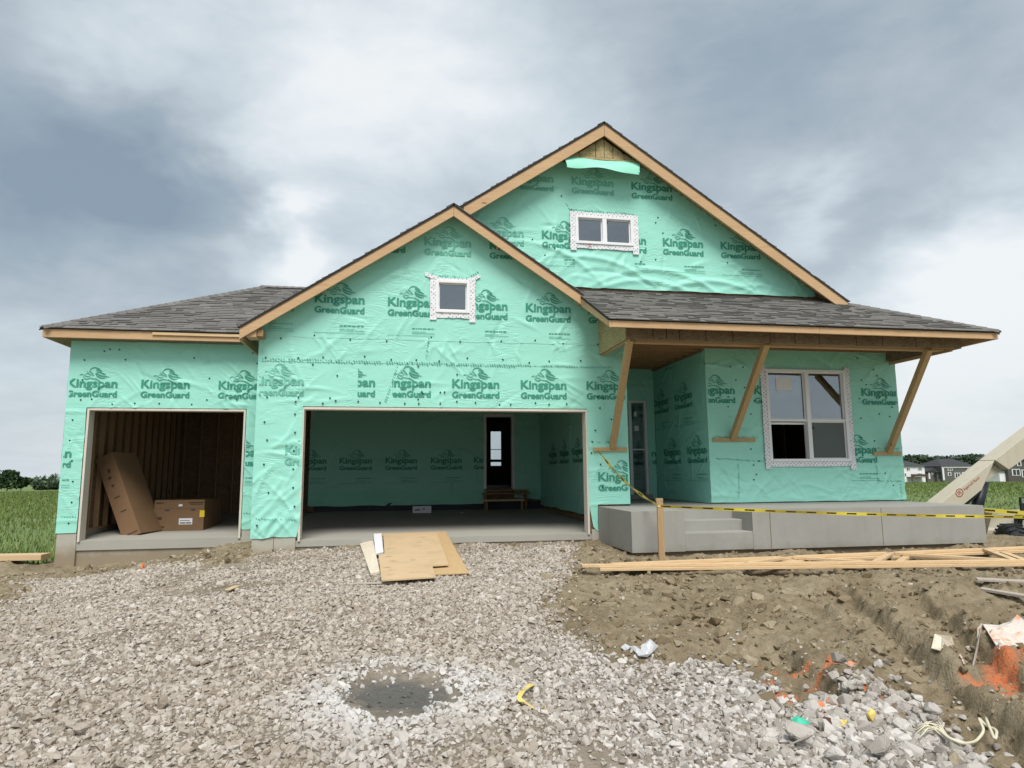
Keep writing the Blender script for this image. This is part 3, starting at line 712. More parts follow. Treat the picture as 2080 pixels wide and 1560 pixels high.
def lettering(parent, items, mapf, wr, clip, fine=True, planes=()):
    """items: (a_left, z_base, faded, optional own clip a0, a1); one printed block = one part"""
    r = random.Random(5)
    for it, (nm, grp, kd) in [(i_, g_) for i_ in items for g_ in (('printed_wordmark', BOLD[0], None), ('printed_line', BOLD[1], None), ('printed_emblem', BLOCK[2:], 'stuff'), ('fine_print', None, 'stuff'))]:
        if grp is None:
            if not fine: continue
            grp = fine_print(r)
        a0, z0, faded = it[:3]; cl = list(clip)
        if len(it) > 3: cl[0] = max(cl[0], it[3]); cl[1] = min(cl[1], it[4])
        bm = bmesh.new()
        for V, F, h_ in grp:
            vs = [bm.verts.new((v[0]+a0, v[1]+z0, h_)) for v in V]
            for f in F:
                try: bm.faces.new([vs[i] for i in f])
                except ValueError: pass
        for co_, no in (((cl[0], 0, 0), (-1, 0, 0)), ((cl[1], 0, 0), (1, 0, 0)), ((0, cl[2], 0), (0, -1, 0)), ((0, cl[3], 0), (0, 1, 0)))+tuple(planes):
            bmesh.ops.bisect_plane(bm, geom=bm.verts[:]+bm.edges[:]+bm.faces[:], plane_co=co_, plane_no=no, clear_outer=True)
        if not bm.faces: bm.free(); continue
        bmesh.ops.triangulate(bm, faces=bm.faces)
        for _ in range(2):
            long_ = [e_ for e_ in bm.edges if e_.calc_length() > .034]
            if long_ and nm != 'fine_print': bmesh.ops.subdivide_edges(bm, edges=long_, cuts=1); bmesh.ops.triangulate(bm, faces=bm.faces)
        bm.verts.index_update()
        v = np.array([x_.co[:3] for x_ in bm.verts]); f = [tuple(q.index for q in p.verts) for p in bm.faces]; bm.free()
        d = wr(v[:, 0], v[:, 1])+SHO+.0095+v[:, 2]
        make(nm, np.array(mapf(v[:, 0], v[:, 1], d)).T, f, 'print_faded' if faded else 'print', parent, kd)
def caps(parent, pts, mapf, wr):
    mb = MB(); P = np.array(pts, float); d = wr(P[:, 0], P[:, 1])+SHO+.003
    for (a, b), dd in zip(P, d):
        ring = [(a+.014*math.cos(k*PI/4), b+.014*math.sin(k*PI/4)) for k in range(8)]
        A = np.array(ring); lo = np.array(mapf(A[:, 0], A[:, 1], np.full(8, dd-.008))).T; hi = np.array(mapf(A[:, 0], A[:, 1], np.full(8, dd+.008))).T
        mb.add(list(lo)+list(hi), [tuple(range(8, 16))]+[(i, (i+1) % 8, 8+(i+1) % 8, 8+i) for i in range(8)])
    mb.build('cap_fasteners', 'cap', parent, 'stuff')
def hatch(parent, a0, z0, a1, z1, mapf, wr, seed=1):
    """row of slanting ticks printed along a sheet's edge"""
    r = random.Random(seed); mb = MB(); L = math.hypot(a1-a0, z1-z0); n = int(L/.042)
    for i in range(n):
        if r.random() < .12: continue
        t = (i+.5)/n; a = a0+(a1-a0)*t; z = z0+(z1-z0)*t+r.uniform(-.008, .008); s_ = r.uniform(.6, 1.1)
        q = np.array([(a-.020*s_, z+.014*s_), (a-.010*s_, z+.018*s_), (a+.020*s_, z-.010*s_), (a+.008*s_, z-.016*s_)])
        d = wr(q[:, 0], q[:, 1])+SHO+.007; mb.add(np.array(mapf(q[:, 0], q[:, 1], d)).T, [(0, 1, 2, 3)])
    mb.build('edge_print', 'print', parent, 'stuff')
def wavy(x0, x1, z, amp, seed, n=24):
    xs = np.linspace(x0, x1, n); return [(float(a), float(z+amp*fbm(np.array([a*3.1+seed]), np.array([seed*1.7]), 3)[0])) for a in xs]

# ---- foundations and floors
floor = house
def slab(name, m, poly, z0, z1, parent=house): return MB().prism(poly, 'z', z0, z1).build(name, m, parent)
gf = MB()
gf.add([(XL+.15, -.0, 0), (XR-.12, -.0, 0), (XR-.12, YG, .10), (XL+.15, YG, .10), (XL+.15, 0, -.10), (XR-.12, 0, -.10), (XR-.12, YG, -.3), (XL+.15, YG, -.3)],
       [(0, 1, 2, 3), (4, 7, 6, 5), (0, 4, 5, 1), (1, 5, 6, 2), (2, 6, 7, 3), (3, 7, 4, 0)])
gf.build('garage_floor', 'concrete_floor', house)
gs = MB(); gs.add([(WL+.14, YB, -.058), (XL+.146, YB, -.058), (XL+.146, YG+.5, .09), (WL+.14, YG+.5, .09), (WL+.14, YB, -.22), (XL+.146, YB, -.22), (XL+.146, YG+.5, -.3), (WL+.14, YG+.5, -.3)],
                  [(0, 1, 2, 3), (4, 7, 6, 5), (0, 4, 5, 1), (1, 5, 6, 2), (2, 6, 7, 3), (3, 7, 4, 0)])
gs.build('garage_floor', 'concrete_floor', house)
fo = MB().box(WL-.015, SX0-.02, YB-.02, YB+.25, -.9, .075).box(WL-.015, SX1+.02, YB+.03, YB+.2, -.9, -.225).box(SX1+.02, XL-.02, YB-.02, YB+.25, -.9, .075)
fo.box(WL-.015, WL+.135, YB+.2, YG+.7, -.9, .075).build('foundation_wall', 'foundation', house)
fo = MB().box(XL-.01, -.035, -.025, .2, -.9, .075).box(-.035, WD+.035, .03, .2, -.9, -.105).box(WD+.035, 5.06, -.025, .2, -.9, .075).box(5.06, XR, .0, .2, -.9, .075).box(XL-.01, XL+.14, .2, YB+.1, -.9, .075)
fo.build('foundation_wall', 'foundation', house)
# step form seam lines on the short pier
box('form_seam', 'footing', house, -.375, -.365, -.0265, -.02, -.3, .06)

# ---- garage front wall
gw = wall('garage_front_wall', [(XL, .02), (-.0, .02), (0, HD), (WD, HD), (WD, .02), (XR, .02), (XR, RZ-.06-RS*(XR-RX)), (RX, RZ-.06), (XL, RZ-.06-RS*(RX-XL))],
          [[(2.19, 3.85), (2.785, 3.85), (2.785, 4.44), (2.19, 4.44)]], .0, .15, house)
wrA = Wrinkle(11, XL, XR, 0, 5.4, 230, .011, True); mA = fy(0.0)
_r = random.Random(77)
for k in range(16): wrA.c.append((_r.uniform(-.66, -.05), _r.uniform(.12, 1.05), _r.uniform(.7, 1.15), _r.uniform(.12, .34), _r.uniform(.018, .032), _r.uniform(.012, .026)))
for k in range(26):
    cx = _r.choice([2.25, 2.5, 4.35, 4.5, .3, 3.4])+_r.uniform(-.25, .35); wrA.c.append((cx, _r.uniform(3.02, 3.34), _r.choice([-.9, -1.2, 1.1, .5])+_r.uniform(-.2, .2), _r.uniform(.06, .18), _r.uniform(.016, .03), _r.uniform(.008, .020)))
for k in range(10): wrA.c.append((4.7+_r.uniform(-.2, .35), 2.28+_r.uniform(-.05, .35), -.65+_r.uniform(-.2, .2), _r.uniform(.12, .28), .022, _r.uniform(.008, .016)))
low = [(XL-SHO, .08)]+wavy(XL-SHO+.005, -.02, .05, .035, 2, 9)+[(.028, .30), (.03, .8), (.012, HD+.012), (WD-.012, HD+.012), (WD-.01, .52), (WD+.06, .12)]+wavy(WD+.12, 5.045, .06, .03, 5, 6)+[(5.05, .50), (XR+SHO, .50), (XR+SHO, 2.955), (XL-SHO, 2.985)]
sheet(low, [], mA, wrA, gw)
sheet([(XL-SHO, 2.94)]+wavy(XL-SHO+.004, XR+SHO, 2.93, .012, 7, 20)+[(XR+SHO, 3.40), (XL-SHO, 3.42)], [], mA, wrA, gw, off=.004)
TOPA = 5.46
sheet([(XL-.02, 3.36)]+wavy(XL-.01, 5.5, 3.35, .03, 9, 26)+[(5.55, RZ-.05-RS*(5.55-RX)), (RX, RZ-.05), (XL-.02, RZ-.05-RS*(RX-XL+.02))], [[(2.19, 3.85), (2.785, 3.85), (2.785, 4.44), (2.19, 4.44)]], mA, wrA, gw, off=.008)
class Shift:
    def __init__(s, wr, o): s.wr = wr; s.o = o
    def __call__(s, a, b): return s.wr(a, b)+s.o
ax_ = lambda u, v: float(on(u, v, 'y', 0.0)[0])
ZR2 = 2.53
R2 = [(ax_(618, 785)-.826, ZR2, 1), (ax_(762, 787)-.826, ZR2, 0, ax_(727, 787), 9), (ax_(875, 788)-.826, ZR2, 0, ax_(797, 787), 9), (ax_(918, 788), ZR2, 0), (ax_(1057, 790), ZR2, 0), (ax_(1190, 791), ZR2, 0)]
lettering(gw, R2, mA, wrA, (XL, XR, HD+.02, 2.94), False)
lettering(gw, [(ax_(580, 923), 1.39, 1, XL, -.015), (ax_(1214, 977), .908, 0)], mA, wrA, (XL, XR, .1, 2.0), False)
lettering(gw, [(ax_(640, 617), 3.955, 0), (ax_(788, 620), 3.945, 0, -9, 2.17), (ax_(1030, 632)-.826, 3.935, 0, 2.80, 9), (ax_(1067, 634), 3.925, 0), (ax_(1067, 634)+1.16, 3.92, 0), (ax_(640, 617)-1.16, 3.96, 1)], mA, Shift(wrA, .008), (XL+.05, 5.55, 3.42, 5.5), True, (((RX, RZ-.06, 0), (RS, 1, 0)), ((RX, RZ-.06, 0), (-RS, 1, 0))))
lettering(gw, [(ax_(862, 500), 5.065, 1), (ax_(862, 500)+1.16, 5.05, 0), (ax_(862, 500)-1.16, 5.07, 0)], mA, Shift(wrA, .008), (XL+.1, 5.5, 3.4, 5.6), False, (((RX, RZ-.06, 0), (RS, 1, 0)), ((RX, RZ-.06, 0), (-RS, 1, 0))))
hatch(gw, XL+.02, 2.965, XR-.25, 2.935, mA, Shift(wrA, .006), 3); hatch(gw, XL+.02, 2.93, 3.6, 2.91, mA, wrA, 4)
hatch(gw, 1.55, 2.88, 1.35, 2.25, mA, wrA, 8); hatch(gw, 2.08, 3.40, 2.03, 3.02, mA, Shift(wrA, .006), 12); hatch(gw, XL+.03, .36, -.03, .33, mA, wrA, 6); hatch(gw, WD+.06, 1.60, 5.3, 1.585, mA, wrA, 7)
rr = random.Random(4)
cp = [(XL+.15+i*.48+rr.uniform(-.12, .12), 3.03+rr.uniform(-.05, .03)) for i in range(12)]+[(XL+.2+i*.62+rr.uniform(-.15, .15), 3.36+rr.uniform(-.05, .06)) for i in range(10)]
cp += [(-.05+i*.33+rr.uniform(-.08, .08), HD+.09+rr.uniform(-.03, .05)) for i in range(15)]+[(-.06-rr.uniform(0, .05), .55+i*.30) for i in range(6)]+[(-.55+rr.uniform(-.08, .08), .3+i*.42+rr.uniform(-.1, .1)) for i in range(6)]
cp += [(5.05+rr.uniform(-.1, .4), .8+i*.2) for i in range(9)]+[(XL+.3+rr.uniform(0, 5.6), 2.3+rr.uniform(0, .6)) for i in range(12)]
caps(gw, cp, mA, Shift(wrA, .008))
# garage door jambs and head
def jamb(x0, x1, y, zb, zt, parent):
    MB().box(x0-.036, x0, y-.03, y+.19, zb, zt+.036).build('door_jamb', 'jamb', parent)
    MB().box(x1, x1+.036, y-.03, y+.19, zb, zt+.036).build('door_jamb', 'jamb', parent)
    MB().box(x0, x1, y-.031, y+.19, zt, zt+.038).build('door_head', 'jamb', parent)
jamb(0.036, WD-.036, 0.0, -.01, HD-.036, house)
jamb(SX0+.036, SX1-.036, YB, -.07, HS-.036, house)

# ---- single bay front wall
sw = wall('single_bay_front_wall', [(WL, .02), (SX0, .02), (SX0, HS), (SX1, HS), (SX1, .02), (XL, .02), (XL, 3.52), (WL, 3.52)], [], YB, .15, house)
wrB = Wrinkle(23, WL, XL, 0, 3.5, 110, .011, True); mB = fy(YB)
for k in range(24): wrB.c.append((_r.choice([-3.2, -2.6, -1.5, -1.7])+_r.uniform(-.35, .35), 2.36+_r.uniform(-.05, .9), _r.choice([.75, -.75, .5])+_r.uniform(-.2, .2), _r.uniform(.10, .30), .022, _r.uniform(.007, .014)))
sheet([(WL-SHO, .07)]+wavy(WL-SHO+.004, SX0-.02, .08, .008, 3, 5)+[(SX0-.012, .3), (SX0-.012, HS+.012), (SX1+.012, HS+.012), (SX1+.012, .1)]+wavy(SX1+.03, XL-SHO-.008, .085, .025, 6, 6)+[(XL-SHO-.004, 3.5), (WL-SHO, 3.5)], [], mB, wrB, sw)
bx_ = lambda u, v: float(on(u, v, 'y', YB)[0])
lettering(sw, [(bx_(240, 789)-.826, 2.64, 0), (bx_(288, 789), 2.64, 0), (bx_(445, 790), 2.635, 0)], mB, wrB, (WL, XL, HS+.02, 3.48), False)
lettering(sw, [(bx_(147, 929)-.826, 1.391, 0, WL, SX0-.03), (bx_(533, 923)-.826, 1.40, 0, SX1+.03, 9)], mB, wrB, (WL, XL, .1, 2.0))
hatch(sw, WL+.03, .37, SX0-.03, .36, mB, wrB, 9); hatch(sw, SX1+.03, .37, XL-.03, .37, mB, wrB, 10)
cp = [(WL+.3+i*.42+rr.uniform(-.1, .1), HS+.1+rr.uniform(-.03, .08)) for i in range(8)]+[(WL+.1+rr.uniform(-.04, .12), .25+i*.36) for i in range(9)]+[(SX1+.08+rr.uniform(0, .3), .25+i*.36) for i in range(9)]+[(WL+.4+rr.uniform(0, 2.9), 2.9+rr.uniform(-.1, .45)) for i in range(8)]
caps(sw, cp, mB, wrB)
# side walls of the garage
ls = wall('garage_side_wall', [(YB+.15, .06), (YG+.5, .06), (YG+.5, 3.5), (YB+.15, 3.5)], [], WL, .10, house, axis='x')
sheet([(YB-SHO, .06), (YG+.5, .06), (YG+.5, 3.5), (YB-SHO, 3.5)], [], fx(WL, -1), Wrinkle(5, 1.5, 7, 0, 3.5, 60), ls, step=.06)
rs_ = wall('garage_return_wall', [(.15, .06), (YB, .06), (YB, 3.4), (.15, 3.4)], [], XL, .12, house, axis='x')
sheet([(-SHO, .06), (YB-SHO-.004, .06), (YB-SHO-.004, 3.4), (-SHO, 3.4)], [], fx(XL, -1), Wrinkle(6, 0, 1.5, 0, 3.4, 20), rs_, step=.06)
# wall between garage and entry: wrapped on both faces
pw = wall('garage_entry_wall', [(.15, .02), (YG, .02), (YG, 3.6), (.15, 3.6)], [], XR-.13, .125, house, axis='x')
sheet([(-SHO, ZP-.1), (2.70, ZP-.1), (2.70, 3.45), (-SHO, 3.45)], [], fx(XR-.005, 1), Wrinkle(8, 0, 3, .4, 3.4, 40), pw, step=.05)
wrR = Wrinkle(9, 0, 6.5, 0, 3.4, 90, .014); mR = fx(XR-.13, -1)
sheet([(.75, .17)]+wavy(.8, YG, .2, .05, 4, 14)+[(YG, 3.5), (.75, 3.5)], [], mR, wrR, pw)
lettering(pw, [(2.0, 1.45, 0), (3.16, 1.45, 0), (4.32, 1.45, 0)], lambda a, b, d: (np.full_like(a, XR-.13)-d, 7.4-a, b), lambda a, b: wrR(7.4-a, b), (.9, 6.4, .3, 3.3), False)
box('sill_plate', 'stud', pw, XR-.15, XR-.005, .2, YG, .09, .125)
for i, yy in enumerate((.20, .26, .32, .46)): box('stud', 'stud', house, XR-.70+.012*i, XR-.136, yy, yy+.038, .08, 3.3) if i < 1 else box('stud', 'stud', house, XR-.24, XR-.132, yy, yy+.038, .06, 3.3)

# ---- garage back wall with the door into the house
DX0, DX1, DZ0, DZ1 = 3.955, 4.665, .655, 2.60
bw = wall('garage_back_wall', [(XL, .1), (DX0-.02, .1), (DX0-.02, DZ1+.02), (DX1+.02, DZ1+.02), (DX1+.02, .1), (XR-.135, .1), (XR-.135, 3.6), (XL, 3.6)], [], YG, .14, house)
MB().box(DX0-.02, DX1+.02, YG, YG+.14, .1, DZ0-.002).build('door_sill_wall', 'sheathing', bw)
wrG = Wrinkle(31, XL, 5.5, .2, 3.4, 110, .016, True); mG = fy(YG)
sheet([(XL, .36)]+wavy(XL+.1, DX0-.1, .42, .06, 3, 16)+[(DX0-.06, .45), (DX0-.06, DZ1+.06), (DX1+.06, DZ1+.06), (DX1+.06, .4), (XR-.145, .33), (XR-.145, 3.5), (XL, 3.5)], [], mG, wrG, bw)
sheet([(XL, .26)]+wavy(XL+.1, DX0, .24, .02, 6, 16)+[(DX0, .60), (XL, .62)], [], mG, wrG, bw, m='wrap_flap', off=.02)
gx0 = lambda u: float(on(u, 942, 'y', YG)[0])
lettering(bw, [(gx0(690), 1.34, 0), (gx0(783), 1.34, 0), (gx0(875), 1.34, 0), (gx0(690)-1.16, 1.34, 0), (gx0(875)+1.16, 1.34, 0, -9, DX0-.07), (gx0(875)+1.16, 1.34, 0, DX1+.07, 9)], mG, wrG, (XL, 5.3, .7, 3.4))
box('curb', 'block', house, XL+.15, XR-.14, YG-.05, YG-.001, .02, .30)
for (a, b, c, d) in ((DX0-.07, DX0, DZ0-.02, DZ1+.07), (DX1, DX1+.07, DZ0-.02, DZ1+.07)): box('door_frame', 'vinyl', bw, a, b, YG-.06, YG+.15, c, d)
box('door_frame', 'vinyl', bw, DX0, DX1, YG-.061, YG+.15, DZ1, DZ1+.07)
st = MB().box(DX0-.12, DX1+.42, YG-.42, YG-.07, .50, .54)
st.build('landing_board', 'stud', house); box('landing_board', 'stud', house, DX0-.05, DX1+.4, YG-.40, YG-.07, .58, .615)
box('landing_board', 'lumber_x', house, DX0-.25, DX1+.20, YG-.75, YG-.60, .335, .375)
for a in (DX0-.1, DX1+.12): MB().box(a, a+.04, YG-.74, YG-.61, .09, .335).build('landing_post', 'stud', house)
for a in (DX0-.08, DX1+.3): MB().box(a, a+.04, YG-.4, YG-.07, .09, .50).build('landing_post', 'stud', house)
MB().box(DX0+.2, DX0+.24, YG-.38, YG-.09, .54, .58).box(DX1+.2, DX1+.24, YG-.38, YG-.09, .54, .58).build('landing_block', 'stud', house)
# left stud wall and back stud wall of the single bay, roof framing overhead
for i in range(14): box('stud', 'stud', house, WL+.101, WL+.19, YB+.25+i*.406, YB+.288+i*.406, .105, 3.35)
box('sill_plate', 'stud', house, WL+.101, WL+.19, YB+.2, YG+.5, .065, .103)
sb = wall('single_bay_back_wall', [(WL+.1, .06), (XL, .06), (XL, 3.6), (WL+.1, 3.6)], [], YG+.5, .1, house)
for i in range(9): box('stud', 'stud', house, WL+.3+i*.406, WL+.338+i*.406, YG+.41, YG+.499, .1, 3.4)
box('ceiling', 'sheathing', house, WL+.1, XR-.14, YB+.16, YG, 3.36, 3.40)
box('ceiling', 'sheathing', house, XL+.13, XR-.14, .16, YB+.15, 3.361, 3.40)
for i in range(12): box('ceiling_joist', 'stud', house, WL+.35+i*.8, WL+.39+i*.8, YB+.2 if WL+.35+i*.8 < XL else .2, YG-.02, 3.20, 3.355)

# ---- porch
px0, px1, pyf = 5.056, 11.20, -1.70
sx0, sx1, sx2 = (float(on(u, 1050, 'y', pyf)[0]) for u in (1390, 1500, 1528))
def notch(z): return z
# slab with a recessed pair of steps cut into its front
pts = []
sl = MB()
sl.box(px0, sx0, pyf, .0-.002, -.14, ZP).box(sx2, px1, pyf, 3.0, -.14, ZP)
sl.box(sx0, sx2, pyf+.62, 3.0, -.14, ZP-.0001).box(5.63, sx0, -.002, 3.0, -.14, ZP)
sl.build('porch_slab', 'concrete', house)
bevel(MB().box(sx0, sx2, pyf, pyf+.31, -.139, .135).build('porch_step', 'concrete', house), .01)
bevel(MB().box(sx0, sx2, pyf+.31, pyf+.62, -.139, .30).build('porch_step', 'concrete', house), .01)
for u in (1565, 1792): X = float(on(u, 1070, 'y', pyf)[0]); box('joint', 'footing', house, X-.006, X+.006, pyf-.0015, pyf+.01, -.13, ZP-.01)
MB().box(px0+.06, px1-.05, pyf+.05, -.0, -.7, -.1401).build('porch_footing', 'footing', house)
# porch front wall with the twin window
CW = [(8.50, 1.235), (10.19, 1.235), (10.19, 3.01), (8.50, 3.01)]
cw = wall('porch_front_wall', [(XW0, ZP-.3), (XW1, ZP-.3), (XW1, 3.45), (XW0, 3.45)], [CW], YC, .15, house)
wrC = Wrinkle(41, XW0, XW1, .5, 3.4, 150, .012, True); mC = fy(YC)
for k in range(30): wrC.c.append((_r.choice([7.6, 7.7, 9.0, 10.2, 10.9])+_r.uniform(-.25, .3), _r.uniform(.6, 1.3), _r.choice([.9, -.8, 1.2])+_r.uniform(-.2, .2), _r.uniform(.10, .30), _r.uniform(.018, .03), _r.uniform(.008, .02)))
sheet([(XW0-SHO, ZP+.012)]+wavy(XW0-SHO+.004, XW1+SHO-.004, ZP+.02, .012, 8, 18)+[(XW1+SHO, 3.42), (XW0-SHO, 3.42)], [CW], mC, wrC, cw)
cx_ = lambda u, v: float(on(u, v, 'y', YC)[0])
lettering(cw, [(cx_(1490.6, 801)-.826, 2.512, 0), (cx_(1530, 801), 2.512, 0, 0, 8.48), (cx_(1748, 804), 2.512, 0, 10.2, 99)], mC, wrC, (XW0, XW1, 1.9, 3.3), False)
lettering(cw, [(cx_(1700, 922), 1.385, 0, 10.2, 99)], mC, wrC, (XW0, XW1, .6, 1.9))
hatch(cw, XW0+.05, 1.30, 8.45, 1.24, mC, wrC, 14); hatch(cw, XW0+.06, 1.70, 8.3, 1.69, mC, wrC, 15); hatch(cw, 7.85, 1.2, 7.83, .55, mC, wrC, 16)
hatch(cw, 10.72, 1.3, 10.75, .75, mC, wrC, 18); hatch(cw, 10.72, .86, 11.28, .84, mC, wrC, 19); hatch(cw, 11.24, .8, 11.25, .52, mC, wrC, 20); hatch(cw, 10.7, 1.49, 11.28, 1.47, mC, wrC, 27)
caps(cw, [(rr.choice([rr.uniform(7.4, 8.35), rr.uniform(10.4, 11.25)]), rr.uniform(.7, 3.3)) for i in range(38)], mC, wrC)
# return wall, entry wall
cr = wall('entry_side_wall', [(YC+.15, ZP-.3), (2.9, ZP-.3), (2.9, 3.45), (YC+.15, 3.45)], [], XW0, .15, house, axis='x')
wrE = Wrinkle(43, .2, 2.9, .5, 3.4, 60, .012); mE = fx(XW0, -1)
sheet([(YC-SHO, ZP+.012), (2.72, ZP+.012), (2.72, 3.42), (YC-SHO, 3.42)], [], mE, wrE, cr)
lettering(cr, [(-1.09, 1.40, 0), (-2.25, 1.40, 0), (-1.6, 2.512, 0), (-2.76, 2.512, 0)], lambda a, b, d: (np.full_like(a, XW0)-d, -a, b), lambda a, b: wrE(-a, b), (-2.72, -.2, .6, 3.3))
ED = [(6.30, ZP+.10), (7.10, ZP+.10), (7.10, 2.66), (6.30, 2.66)]
ew = wall('entry_wall', [(XR, ZP-.3), (XW0+.15, ZP-.3), (XW0+.15, 3.45), (XR, 3.45)], [ED], 2.76, .14, house)
wrF = Wrinkle(44, XR, XW0, .5, 3.4, 40, .012)
sheet([(XR+.04, ZP+.01), (XW0-.04, ZP+.01), (XW0-.04, 3.42), (XR+.04, 3.42)], [ED], fy(2.76), wrF, ew)
lettering(ew, [(6.45, 1.40, 0)], fy(2.76), wrF, (7.17, XW0, .6, 1.9), False)
dr = MB().box(6.34, 6.66, 2.80, 2.845, ZP+.13, 2.62).build('entry_door', 'dark_room', house)
box('door_frame', 'vinyl', ew, 6.30, 6.345, 2.74, 2.88, ZP+.101, 2.66); box('door_frame', 'vinyl', ew, 7.045, 7.1, 2.74, 2.88, ZP+.101, 2.66)
box('door_frame', 'vinyl', ew, 6.345, 7.045, 2.741, 2.88, 2.61, 2.66); box('door_mullion', 'vinyl', ew, 6.67, 6.74, 2.742, 2.88, ZP+.101, 2.609)
box('door_threshold', 'concrete', ew, 6.2, 7.15, 2.66, 2.88, ZP+.002, ZP+.10)
sg_ = box('sidelight_pane', 'glass', ew, 6.74, 7.045, 2.80, 2.812, ZP+.102, 2.608); box('sidelight_bar', 'vinyl', ew, 6.74, 7.045, 2.795, 2.82, 1.55, 1.575)
for z in (2.3, 1.98): box('door_sticker', 'paper', ew, 6.82, 6.82+(.10 if z < 2 else .06), 2.797, 2.799, z, z+.11)
# beam round the porch, clad in sheathing planks
BY, BX0, BX1 = -1.47, 5.15, 11.305; BZ0, BZ1 = 3.17, 3.385
def roofp(y): return 3.41+.5*(y+1.85)
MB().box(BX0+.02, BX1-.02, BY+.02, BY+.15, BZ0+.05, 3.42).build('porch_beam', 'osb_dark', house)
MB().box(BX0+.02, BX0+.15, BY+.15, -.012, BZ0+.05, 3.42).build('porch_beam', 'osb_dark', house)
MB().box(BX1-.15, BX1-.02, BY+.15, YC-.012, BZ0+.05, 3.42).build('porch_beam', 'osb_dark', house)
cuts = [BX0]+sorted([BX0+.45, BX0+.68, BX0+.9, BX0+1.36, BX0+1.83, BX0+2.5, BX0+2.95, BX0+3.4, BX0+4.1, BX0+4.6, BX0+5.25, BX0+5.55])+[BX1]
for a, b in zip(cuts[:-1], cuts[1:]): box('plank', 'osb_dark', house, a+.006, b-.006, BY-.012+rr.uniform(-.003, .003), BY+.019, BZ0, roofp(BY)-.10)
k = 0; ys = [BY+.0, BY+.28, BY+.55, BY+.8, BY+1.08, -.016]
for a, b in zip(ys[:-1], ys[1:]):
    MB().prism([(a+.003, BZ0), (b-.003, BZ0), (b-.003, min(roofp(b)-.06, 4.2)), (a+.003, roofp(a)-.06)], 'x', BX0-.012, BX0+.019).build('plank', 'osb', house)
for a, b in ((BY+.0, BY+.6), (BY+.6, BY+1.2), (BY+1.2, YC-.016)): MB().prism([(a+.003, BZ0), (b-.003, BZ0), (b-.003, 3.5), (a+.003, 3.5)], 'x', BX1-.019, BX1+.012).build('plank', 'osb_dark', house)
box('beam_trim', 'pine_x', house, BX0+.35, BX1-.02, BY-.02, BY+.02, BZ0-.001-.0, BZ0+.0-.0008) if False else None
box('beam_soffit', 'stud', house, BX0+.02, BX1-.02, BY+.03, BY+.12, BZ0+.005, BZ0+.045)
box('beam_soffit', 'pine_x', house, BX0+.2, BX1-.2, BY+.16, BY+.20, BZ0-.02, BZ0+.03); box('beam_soffit', 'pine_x', house, BX0+.2, BX1-.2, BY+.24, BY+.33, BZ0-.01, BZ0+.03)
MB().prism([(BY+.02, BZ0-.02), (-.016, BZ0-.02), (-.016, BZ0+.02), (BY+.02, BZ0+.02)], 'x', BX0+.035, BX0+.075).build('beam_soffit', 'pine_y', house)
box('beam_soffit', 'pine_y', house, BX1-.09, BX1-.05, BY+.13, YC-.016, BZ0-.03, BZ0+.03)
for i in range(11): box('porch_joist', 'stud', house, BX0+.16, BX1-.16, BY+.40+i*.36 if i else BY+.4, BY+.44+i*.36, 3.355, 3.418) if BY+.44+i*.36 < YC-.02 else box('porch_joist', 'stud', house, XR+.02, XW0-.02, BY+.40+i*.36, BY+.44+i*.36, 3.355, 3.418)
box('wall_trim', 'stud', house, XW0-.075, XW0-.04, YC, 2.70, 3.33, 3.419)
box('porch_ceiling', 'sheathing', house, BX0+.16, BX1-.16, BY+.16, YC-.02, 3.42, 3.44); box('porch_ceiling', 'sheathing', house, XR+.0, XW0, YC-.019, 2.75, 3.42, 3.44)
# ledgers and braces
def ledger(x0, x1, y, z): bevel(MB().box(x0, x1, y-.075, y-.018, z-.035, z+.035).build('ledger', 'brace_wood', house), .004)
ledger(4.985, 5.605, 0, 1.462); ledger(7.36, 8.215, YC, 1.645); ledger(10.685, 11.30, YC, 1.385)
for (xb, yb_, zb), (xt, yt, zt) in (((5.34, -.05, 1.49), (5.235, BY+.09, 3.175)), ((7.76, YC-.05, 1.67), (7.635, BY+.09, 3.175)), ((11.03, YC-.05, 1.41), (10.735, BY+.09, 3.16))):
    bevel(MB().bar((xb, yb_, zb), (xt, yt, zt), .105, .105, (1, 0, 0)).build('brace', 'brace_wood', house), .006)

